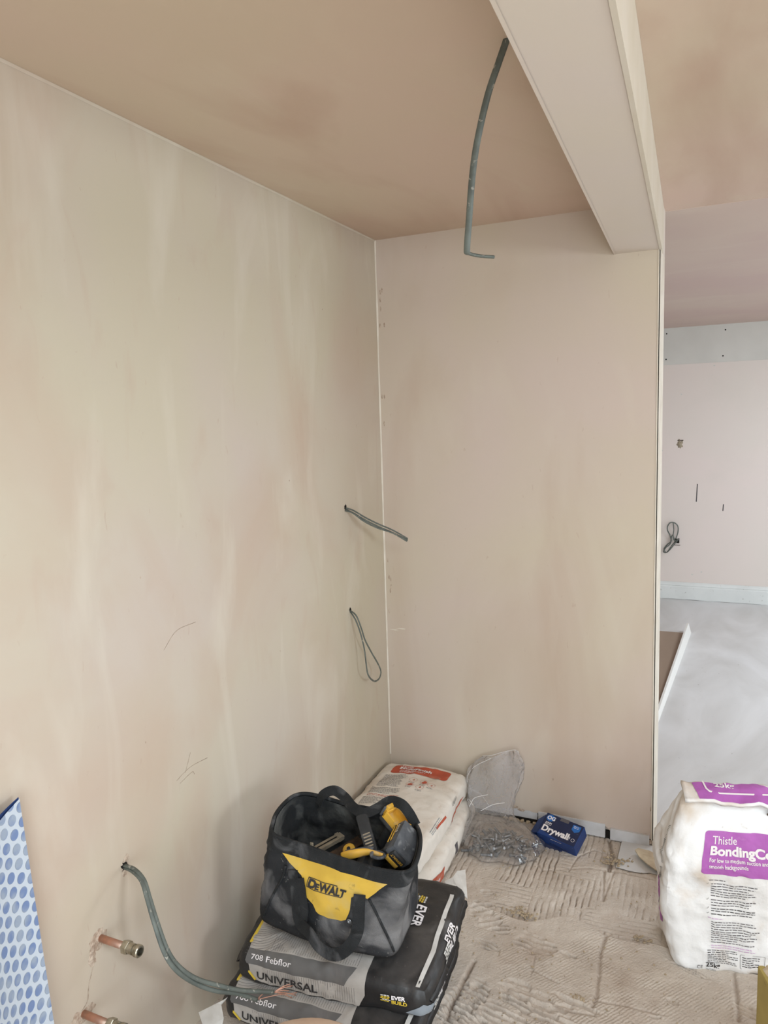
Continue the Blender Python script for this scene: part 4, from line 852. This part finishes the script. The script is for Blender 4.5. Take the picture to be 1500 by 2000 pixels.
tag(root, 'yellow and grey utility knife lying along the front rim inside the tool bag', 'knife')
# plastic wall plug rack
root = empty('cutting_disc', zp(682, 1660, .50)); g = Geo()
lathe(g, [(.004, 0), (.016, 0), (.018, .003), (.016, .006), (.004, .006)], 'toolyellow', Matrix.Rotation(.5, 4, 'X'), 18); g.build('disc_rim', root)
g = Geo(); lathe(g, [(.005, -.002), (.005, .009)], 'toolblack', Matrix.Rotation(.5, 4, 'X'), 10); g.build('hub', root)
tag(root, 'small dusty yellow disc between the saw blade and the knife', 'disc')
# cordless tool with battery, lying on its head with the foot up
def cordless(loc, label, batt):
    root = empty('cordless_drill', loc); return root
root = empty('cordless_drill', zp(785, 1650, .555)); oo = Vector(root.location)
ax = (zp(800, 1672, .575)-zp(770, 1632, .585)); 
foot_c = Vector((0, 0, 0)); hd = (zp(715, 1690, .46)-oo)        # towards head, deep in bag
hdn = hd.normalized(); u_ = Vector((.25, -.96, -.06)); u_ = (u_-hdn*u_.dot(hdn)).normalized(); v_ = hdn.cross(u_)
Mb = Matrix((u_, v_, hdn)).transposed().to_4x4()
Mb.translation = Vector((0, 0, 0))
g = Geo(); sweep(g, cr([Mb @ Vector(q) for q in ((0, 0, .012), (0, 0, .04), (.004, 0, .085), (.01, 0, .12))], 20), ell(.019, .023, 14), 'toolblack', u_, widths=[1.25-.35*min(1, i/6) for i in range(20)]); g.build('handle', root)
g = Geo(); box(g, (-.050, -.034, -.026), (.048, .034, .012), 'tooldust', .009, Mb); sharpen(g.build('battery', root), .9)
g = Geo(); box(g, (-.046, -.0355, .004), (.044, .0355, .020), 'toolblack', .006, Mb); sharpen(g.build('battery_collar', root), .9)
bt = [c for c in root.children if c.name.startswith('battery') and 'collar' not in c.name][0]
fs = -1 if (Mb.to_3x3() @ Vector((0, -1, 0))).dot(Vector(CP)-oo) > 0 else 1
g = Geo(); 
for z0_ in (-.004, .008):
    box(g, (-.036, fs*.036-.001, z0_), (.020, fs*.036+.001, z0_+.002), 'toolyellow', 0, Mb)
for i in range(4): box(g, (-.03+i*.007, fs*.0365-.001, -.016), (-.0265+i*.007, fs*.0365+.001, -.008), 'cream', 0, Mb)
g.build('battery_stripe', bt, smooth=False)
g = Geo(); box(g, (.044, -.022, -.020), (.058, .022, .004), 'toolblack', .004, Mb)
ex = Mb.to_3x3() @ Vector((1, 0, 0)); sharpen(g.build('battery_nose', bt), .9)
g = Geo(); V, Fc = text2('DEWALT', .03, 1); g.add([Mb @ Vector((.0588, -.019+a*.0098, -.014+b*.0115)) for a, b in V], Fc, 'toolyellow'); g.build('maker_mark', bt, smooth=False)
g = Geo(); box(g, (.036, -.020, .006), (.056, .020, .022), 'toolyellow', .004, Mb); g.build('release_button', root)
g = Geo(); box(g, (-.05, -.03, .115), (.06, .03, .165), 'toolblack', .016, Mb); sharpen(g.build('motor_housing', root), .9)
tag(root, 'cordless drill head down in the tool bag, dusty black battery on top', 'drill')
# second tool without battery: open yellow foot
root = empty('cordless_driver', zp(778, 1600, .585)); oo = Vector(root.location); hd = (zp(735, 1665, .47)-oo).normalized()
u_ = (zp(800, 1608, .58)-zp(765, 1580, .60)); u_ = (u_-hd*u_.dot(hd)).normalized(); v_ = hd.cross(u_); Mb = Matrix((u_, v_, hd)).transposed().to_4x4()
g = Geo(); sweep(g, cr([Mb @ Vector(q) for q in ((0, 0, .012), (0, 0, .045), (.004, 0, .10))], 16), ell(.018, .021, 14), 'toolblack', u_, widths=[1.3-.4*min(1, i/5) for i in range(16)]); g.build('handle', root)
g = Geo()
for lo, hi in (((-.034, -.026, -.006), (.034, -.020, .014)), ((-.034, .020, -.006), (.034, .026, .014)), ((-.034, -.026, -.006), (-.028, .026, .014)), ((.028, -.026, -.014), (.036, .026, .014)), ((-.034, -.026, .010), (.034, .026, .016))): box(g, lo, hi, 'toolyellow', .0015, Mb)
box(g, (-.042, -.020, -.018), (-.030, .020, .012), 'toolyellow', .003, Mb); box(g, (.020, -.008, .0), (.040, .008, .02), 'toolyellow', .002, Mb); g.build('battery_socket', root, smooth=False)['label'] = 'open yellow battery socket'
g = Geo(); box(g, (-.045, -.024, -.012), (-.038, .024, .020), 'tooldust', .003, Mb); g.build('belt_clip', root)
g = Geo(); box(g, (-.040, -.029, .014), (.040, .029, .030), 'toolblack', .008, Mb); g.build('collar', root)
tag(root, 'second cordless tool in the bag, missing its battery, open yellow foot above the black battery', 'drill')

tag(bag, 'dusty black and yellow open-top tool bag full of tools on top of the black sacks', 'bag')
# ------------------------------------------------------------------ clear bag of bolts
def bolt_mesh():
    g = Geo(); lathe(g, [(.0062, 0), (.0068, .001), (.0068, .0052), (.0055, .0062)], 'zinc', None, 6); lathe(g, [(.0036, .006), (.0036, .034)], 'zinc', None, 12)
    for i in range(11): lathe(g, [(.0036, .012+i*.002), (.0042, .0128+i*.002), (.0036, .0136+i*.002)], 'zinc', None, 12, False)
    return g
b0 = None; rn = random.Random(12); cnt = 0
spots = []
for i in range(88):
    layer = 0 if i < 46 else (1 if i < 72 else 2)
    R_ = (1, .78, .45)[layer]; a = rn.uniform(0, 2*PI); q = math.sqrt(rn.random())*R_
    x = .560+.122*q*math.cos(a); y = -.235+.082*q*math.sin(a)+.02*math.cos(a); z = .014+layer*.013+rn.uniform(0, .004)
    tl = rn.uniform(.3, 1.0) if rn.random() < .3 else rn.uniform(-.15, .15)
    spots.append((x, y, z, rn.uniform(0, 2*PI), tl))
for i, (x, y, z, az, tl) in enumerate(spots):
    if b0 is None:
        gb = bolt_mesh(); gb.v = [tuple(c*1.3 for c in v) for v in gb.v]; b0 = gb.build('hex_bolt'); sharpen(b0, .5); o = b0
    else: o = b0.copy(); COL.objects.link(o)
    o.location = (x, y, z); o.rotation_euler = (PI/2-tl, rn.uniform(0, 1), az)
    tag(o, 'small zinc hex bolt in the heap inside the clear plastic bag on the floor', 'bolt', 'bolts in the clear bag')
ctl = [(.006, .560, -.225, .140, .100), (.010, .562, -.227, .150, .108), (.035, .560, -.225, .148, .105), (.058, .550, -.215, .125, .085), (.078, .525, -.18, .098, .060), (.10, .500, -.14, .088, .036), (.13, .492, -.105, .094, .030), (.17, .490, -.080, .100, .024), (.22, .492, -.058, .104, .018), (.265, .500, -.042, .098, .014), (.295, .512, -.032, .075, .010)]
n = 60; V = []; nu = 72; cc_ = cr([Vector((a, b, 0)) for a, b in [(c[1], c[2]) for c in ctl]], n); rr = cr([Vector((c[3], c[4], c[0])) for c in ctl], n)
for j in range(n):
    for i in range(nu):
        a = 2*PI*i/nu; h = rr[j].z; up_ = max(0, (h-.08)/.2)
        k_ = 1+.16*noise.noise((math.cos(a)*2.2, math.sin(a)*2.2, h*11))+.12*(1-2.5*abs(noise.noise((math.cos(a)*3+5, math.sin(a)*3, h*16))))*(1 if h > .012 else .3)
        tw = .5*math.sin(h*12)*up_
        x = cc_[j].x+rr[j].x*math.cos(a)*k_; y = cc_[j].y+rr[j].y*math.sin(a)*k_+.018*up_*noise.noise((math.cos(a)*2.5, h*14, 3))+.012*up_*math.sin(math.cos(a)*5+h*20)
        z = h + (.03*math.cos(a+.3)*up_ if h > .1 else 0)+.008*up_*noise.noise((a, h, 9)); V.append((x, min(y, -.006), max(z, .006)))
g = Geo(); g.add(V, [(j*nu+i, j*nu+(i+1) % nu, (j+1)*nu+(i+1) % nu, (j+1)*nu+i) for j in range(n-1) for i in range(nu) if j < 30], 'clear')
g.add(V, [(j*nu+i, j*nu+(i+1) % nu, (j+1)*nu+(i+1) % nu, (j+1)*nu+i) for j in range(n-1) for i in range(nu) if j >= 30], 'milky')
pb = g.build('plastic_bag'); tag(pb, 'open clear plastic bag holding bolts on the floor against the back wall', 'bag')
g = Geo()  # white tubes painted in as highlights along the folds of the film
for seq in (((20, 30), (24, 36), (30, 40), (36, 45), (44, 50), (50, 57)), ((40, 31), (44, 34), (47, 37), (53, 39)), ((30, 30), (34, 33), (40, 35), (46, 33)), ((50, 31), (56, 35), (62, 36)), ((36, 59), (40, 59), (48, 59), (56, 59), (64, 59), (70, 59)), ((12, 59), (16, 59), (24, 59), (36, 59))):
    pth_ = [Vector(V[j*nu+(i % nu)])+Vector((0, -.001, 0)) for i, j in seq]; tube(g, pth_, .0011, 'crease_glint', 26, 1, k=6)
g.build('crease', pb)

# ------------------------------------------------------------------ screw box
root = empty('screw_box', (.778, -.118, .004)); 
bxl, bxd, bxh = .158, .098, .056
Mb = Matrix.Translation((0, 0, .046)) @ Matrix.Rotation(D(-17), 4, 'Z') @ Matrix.Rotation(D(27), 4, 'X') @ Matrix.Rotation(D(3), 4, 'Y')
g = Geo(); box(g, (-bxl/2, -bxd/2, -bxh/2), (bxl/2, bxd/2, bxh/2), 'blue', .0025, Mb)
def bt_(a, b, off): return Mb @ Vector((a, b, bxh/2+off))
p = Printer(g, bt_); p.poly([(-bxl/2+.002, -bxd/2+.004), (bxl/2-.002, -bxd/2+.002), (bxl/2-.002, bxd/2-.002), (-bxl/2+.002, bxd/2-.002)], 'navy', .0006, .05)
p.poly([(-.074, -.047), (.02, -.047), (-.074, -.030)], 'blue', .0010, .05)
p.text('Drywall', -.070, -.030, .036, 'letter', .0012, bold=.04)
p.poly([(-.055+.017*math.cos(t), .030+.015*math.sin(t)) for t in np.linspace(0, 2*PI, 25)[:-1]], 'skyblue', .0010, .05); p.text('OG', -.069, .023, .022, 'letter', .0014, bold=.04)
p.text('JOHN', -.066, .004, .010, 'letter', .0012, bold=.03); p.bars(-.066, -.001, .03, 1, .006, 'letter', .0012)
p.poly([(.038, .040), (.070, .040), (.070, .018), (.054, .008), (.038, .018)], 'skyblue', .0010, .05); p.bars(.043, .033, .022, 2, .006, 'letter', .0013)
p.bars(.036, -.018, .014, 3, .006, 'letter', .0012, th=.5); p.ring(.062, -.024, .007, 'letter', .0012, .0012)
p.poly([(-.018, .034), (.018, .034), (.018, .049), (-.018, .049)], 'grey_ink', .0010, .05)
f_ = Printer(g, lambda a, b, off: Mb @ Vector((a, -bxd/2-off, b))); f_.bars(-.02, .020, .05, 1, .006, 'letter', .0008); f_.poly([(-.03, -.012), (.045, -.020), (.045, -.014), (-.03, -.006)], 'navy', .0008, .05)
g.build('box_body', root, smooth=False)
g = Geo(); V = [Mb @ Vector(q) for q in ((-bxl/2, -bxd/2, bxh/2), (-bxl/2, bxd/2-.01, bxh/2), (-bxl/2-.034, bxd/2-.025, -.002), (-bxl/2-.04, -bxd/2+.01, -.008), (-bxl/2-.012, -bxd/2-.004, -bxh/2+.004), (-bxl/2-.006, bxd/2-.02, -bxh/2+.006))]
V += [v+Vector((.0012, 0, -.0012)) for v in V]
g.add(V, [(0, 1, 2, 3), (3, 2, 5, 4), (6, 9, 8, 7), (9, 10, 11, 8), (0, 3, 9, 6), (3, 4, 10, 9)], 'blue'); g.build('torn_flap', root, smooth=False)
g = Geo(); V = [Mb @ Vector(q) for q in ((-bxl/2, -bxd/2-.001, -bxh/2+.012), (.02, -bxd/2-.001, -bxh/2+.004), (.03, -bxd/2-.020, -bxh/2-.004), (-.02, -bxd/2-.026, -bxh/2-.003), (-bxl/2, -bxd/2-.012, -bxh/2))]
V += [v+Vector((0, .001, -.0012)) for v in V]; g.add(V, [(0, 1, 2, 3, 4), (9, 8, 7, 6, 5), (2, 1, 6, 7), (3, 2, 7, 8), (4, 3, 8, 9)], 'navy'); g.build('open_flap', root, smooth=False)
tag(root, 'dark blue cardboard box of drywall screws, torn open, tilted against the back wall', 'box')

# ------------------------------------------------------------------ rubble, trowel, foreground things
g = Geo(); rn = random.Random(4)
def stone(c, r_):
    bm = bmesh.new(); bmesh.ops.create_icosphere(bm, subdivisions=1, radius=1); sd = rn.random()*50
    for v in bm.verts: v.co = Vector((v.co.x*r_*rn.uniform(.6, 1.2), v.co.y*r_*rn.uniform(.6, 1.2), v.co.z*r_*.7*rn.uniform(.6, 1.1)))+Vector(c)
    bm.verts.index_update(); g.add([v.co.copy() for v in bm.verts], [[v.index for v in f.verts] for f in bm.faces], 'crumb'); bm.free()
for i in range(420):
    x, y = rn.uniform(.5, 1.5), rn.uniform(-1.25, -.03); stone((x, y, .006+(.006 if y < -.58 else 0)), rn.choice((.0015, .002, .0025, .004)))
for (px, py, n_, sp_, r1) in ((1010, 1786, 50, .045, .005), (1030, 1793, 30, .03, .005), (1133, 1955, 40, .02, .004), (1190, 1688, 40, .04, .006), (1210, 1682, 25, .04, .006), (1260, 1840, 22, .03, .006), (1000, 1600, 14, .02, .009)):
    c = at(px, py, 'z', 0)
    for i in range(n_): stone((c.x+rn.gauss(0, sp_*.6), min(-.008, c.y+rn.gauss(0, sp_*.3)), .009), r1*rn.uniform(.3, 1.2))
tag(g.build('rubble', smooth=False), 'loose plaster crumbs scattered over the rough adhesive floor', 'rubble', kind='stuff')
for i, x in enumerate((.552, .575, .598, .622, .648)):
    g = Geo(); stone((0, 0, 0), .014-.001*i); o = g.build('plaster_lump', loc=(x, -.022, .017), smooth=False); tag(o, ('leftmost broken plaster lump under the back wall edge, beside the clear bag', 'second plaster lump from the clear bag under the back wall edge', 'middle of the five plaster lumps under the back wall edge', 'fourth plaster lump from the clear bag, left of the blue box', 'smallest plaster lump under the wall edge, nearest the blue screw box')[i], 'rubble', 'lumps under the back wall')

root = empty('plastering_trowel', (1.12, -.13, .02), (D(3), D(3), D(-34))); g = Geo()
out = [(-.085, .012), (-.05, .034), (.0, .040), (.07, .036), (.12, .02), (.12, -.02), (.07, -.034), (0, -.034), (-.05, -.024), (-.085, -.006)]
V = [(x, y, .004) for x, y in out]+[(x*.98, y*.96, -.0015) for x, y in out]; k = len(out)
g.add(V, [tuple(range(k))[::-1], tuple(k+i for i in range(k)), *[(i, (i+1) % k, k+(i+1) % k, k+i) for i in range(k)]], 'crust'); g.build('blade', root, smooth=False)
g = Geo(); tube(g, [(.11, 0, .006), (.13, 0, .03), (.15, 0, .035), (.22, 0, .03)], .010, 'rust', 24, 1); g.build('handle', root)
tag(root, 'plaster-caked trowel blade on the grey threshold, poking out from behind the bonding sack', 'trowel')

bk = zp(592, 1984, .36); root = empty('bucket', (bk.x+.075, bk.y-.135, 0)); g = Geo()
lathe(g, [(.125, .0), (.13, .01), (.150, .335), (.154, .34), (.154, .35)], 'foil', None, 48); g.build('bucket_body', root)
g = Geo(); lathe(g, [(.158, .335), (.160, .350), (.150, .358), (.12, .361), (.05, .366), (.001, .368)], 'foil', None, 48); g.build('lid', root)
tag(root, 'beige plaster-smeared bucket lid just showing at the bottom edge in front of the sacks', 'bucket')

# mustard painted step at the right edge
c = zp(1479, 1874, .45); root = empty('step_platform', (c.x, c.y, 0), (0, 0, D(19)))
g = Geo(); box(g, (0, -.34, .0), (.018, 0, .438), 'mustard', .006); g.build('side_panel', root, smooth=False)
g = Geo(); box(g, (.40, -.34, 0), (.418, 0, .438), 'mustard', .006); g.build('side_panel', root, smooth=False)
g = Geo(); box(g, (.018, -.02, .30), (.40, 0, .438), 'mustard', .003); g.build('rail', root, smooth=False); g = Geo(); box(g, (.018, -.34, .36), (.40, -.32, .438), 'mustard', .003); g.build('rail', root, smooth=False)
g = Geo(); n = 30; V = []
for j in range(n):
    for i in range(n):
        x = .004+.412*i/(n-1); y = -.338+.334*j/(n-1); e_ = min(i, n-1-i, j, n-1-j); V.append((x+.003*noise.noise((y*30, 0, 0)), y+.003*noise.noise((x*30, 5, 0)), .438+(.008+.005*noise.noise((x*20, y*20, 0)) if e_ else -.003)))
g.add(V, [(j*n+i, j*n+i+1, (j+1)*n+i+1, (j+1)*n+i) for j in range(n-1) for i in range(n-1)], 'crust'); g.build('plaster_crust', root)
tag(root, 'mustard-painted wooden step with a plaster-crusted top, cut off by the bottom right edge', 'step')

# blue dotted sheet curling against the left wall
root = empty('dotted_sheet', (.10, -1.98, .0)); oo = Vector(root.location)
_e0 = at(38, 1560, 'x', .030); _e1 = at(106, 2000, 'x', .060)
def sheet(u, v):     # u metres round the curl, v metres up
    t = (v-_e1.z)/(_e0.z-_e1.z); e = _e1.lerp(_e0, t)
    return Vector((max(.012, e.x)+.9*u*u+.10*u, e.y-u*.97+.6*u*u, v))
nu_, nv_ = 26, 60; V = []; UV = []
for j in range(nv_+1):
    for i in range(nu_+1):
        u = .34*i/nu_; v = (_e0.z-.28*u)*j/nv_; V.append(sheet(u, v)-oo); UV.append((u, v))
n1 = len(V); Fa = [(j*(nu_+1)+i, j*(nu_+1)+i+1, (j+1)*(nu_+1)+i+1, (j+1)*(nu_+1)+i) for j in range(nv_) for i in range(nu_)]
g = Geo(); g.add(V, Fa, 'dots'); o = g.build('sheet_front', root, uv=UV)
g = Geo(); g.add([Vector(v)+Vector((-.005, .002, .002+.10*UV[i_][0] if i_ >= n1-nu_-1 else 0)) for i_, v in enumerate(V)], [f[::-1] for f in Fa], 'sheetblue'); g.build('sheet_back', root)
tag(root, 'curled white underlay sheet with rows of blue dots standing against the left wall', 'underlay sheet')

# white plank on edge in the next room, its floor shadow made as a brown slab
a_, b_ = at(1279, 1430, 'z', .006), at(1350, 1236, 'z', .006); root = empty('board_offcut', (a_+b_)/2); oo = Vector(root.location); d = (b_-a_).normalized(); n_ = Vector((-d.y, d.x, 0))
g = Geo(); tl = Vector((-.010, 0, 0)); h0, h1 = .022, .075
V = [a_, b_, b_+Vector((-.02, 0, h1)), a_+Vector((-.01, 0, h0))]; V += [v+n_*.012 for v in V]; V = [v-oo for v in V]
g.add(V, [(0, 1, 2, 3), (5, 4, 7, 6), (3, 2, 6, 7), (1, 5, 6, 2), (0, 3, 7, 4)], 'sheetedge'); g.build('white_edge', root, smooth=False)
g = Geo(); q0 = a_+n_*.012+Vector((0, 0, .0)); q1 = b_+n_*.012; w2 = Vector((-.34, .0, 0)); V = [q0+Vector((0, 0, .004)), q1+Vector((-.01, -.06, .004)), q1+w2+Vector((0, -.06, .004)), q0+w2+Vector((0, 0, .004))]; V += [v+Vector((0, 0, .008)) for v in V]; V = [v-oo for v in V]
g.add(V, [(3, 2, 1, 0), (4, 5, 6, 7), (0, 1, 5, 4), (1, 2, 6, 5), (2, 3, 7, 6), (3, 0, 4, 7)], 'plankshade'); g.build('painted_shade', root, smooth=False)
tag(root, 'white plank on edge on the grey floor behind the wall end, with painted brown shade', 'board')
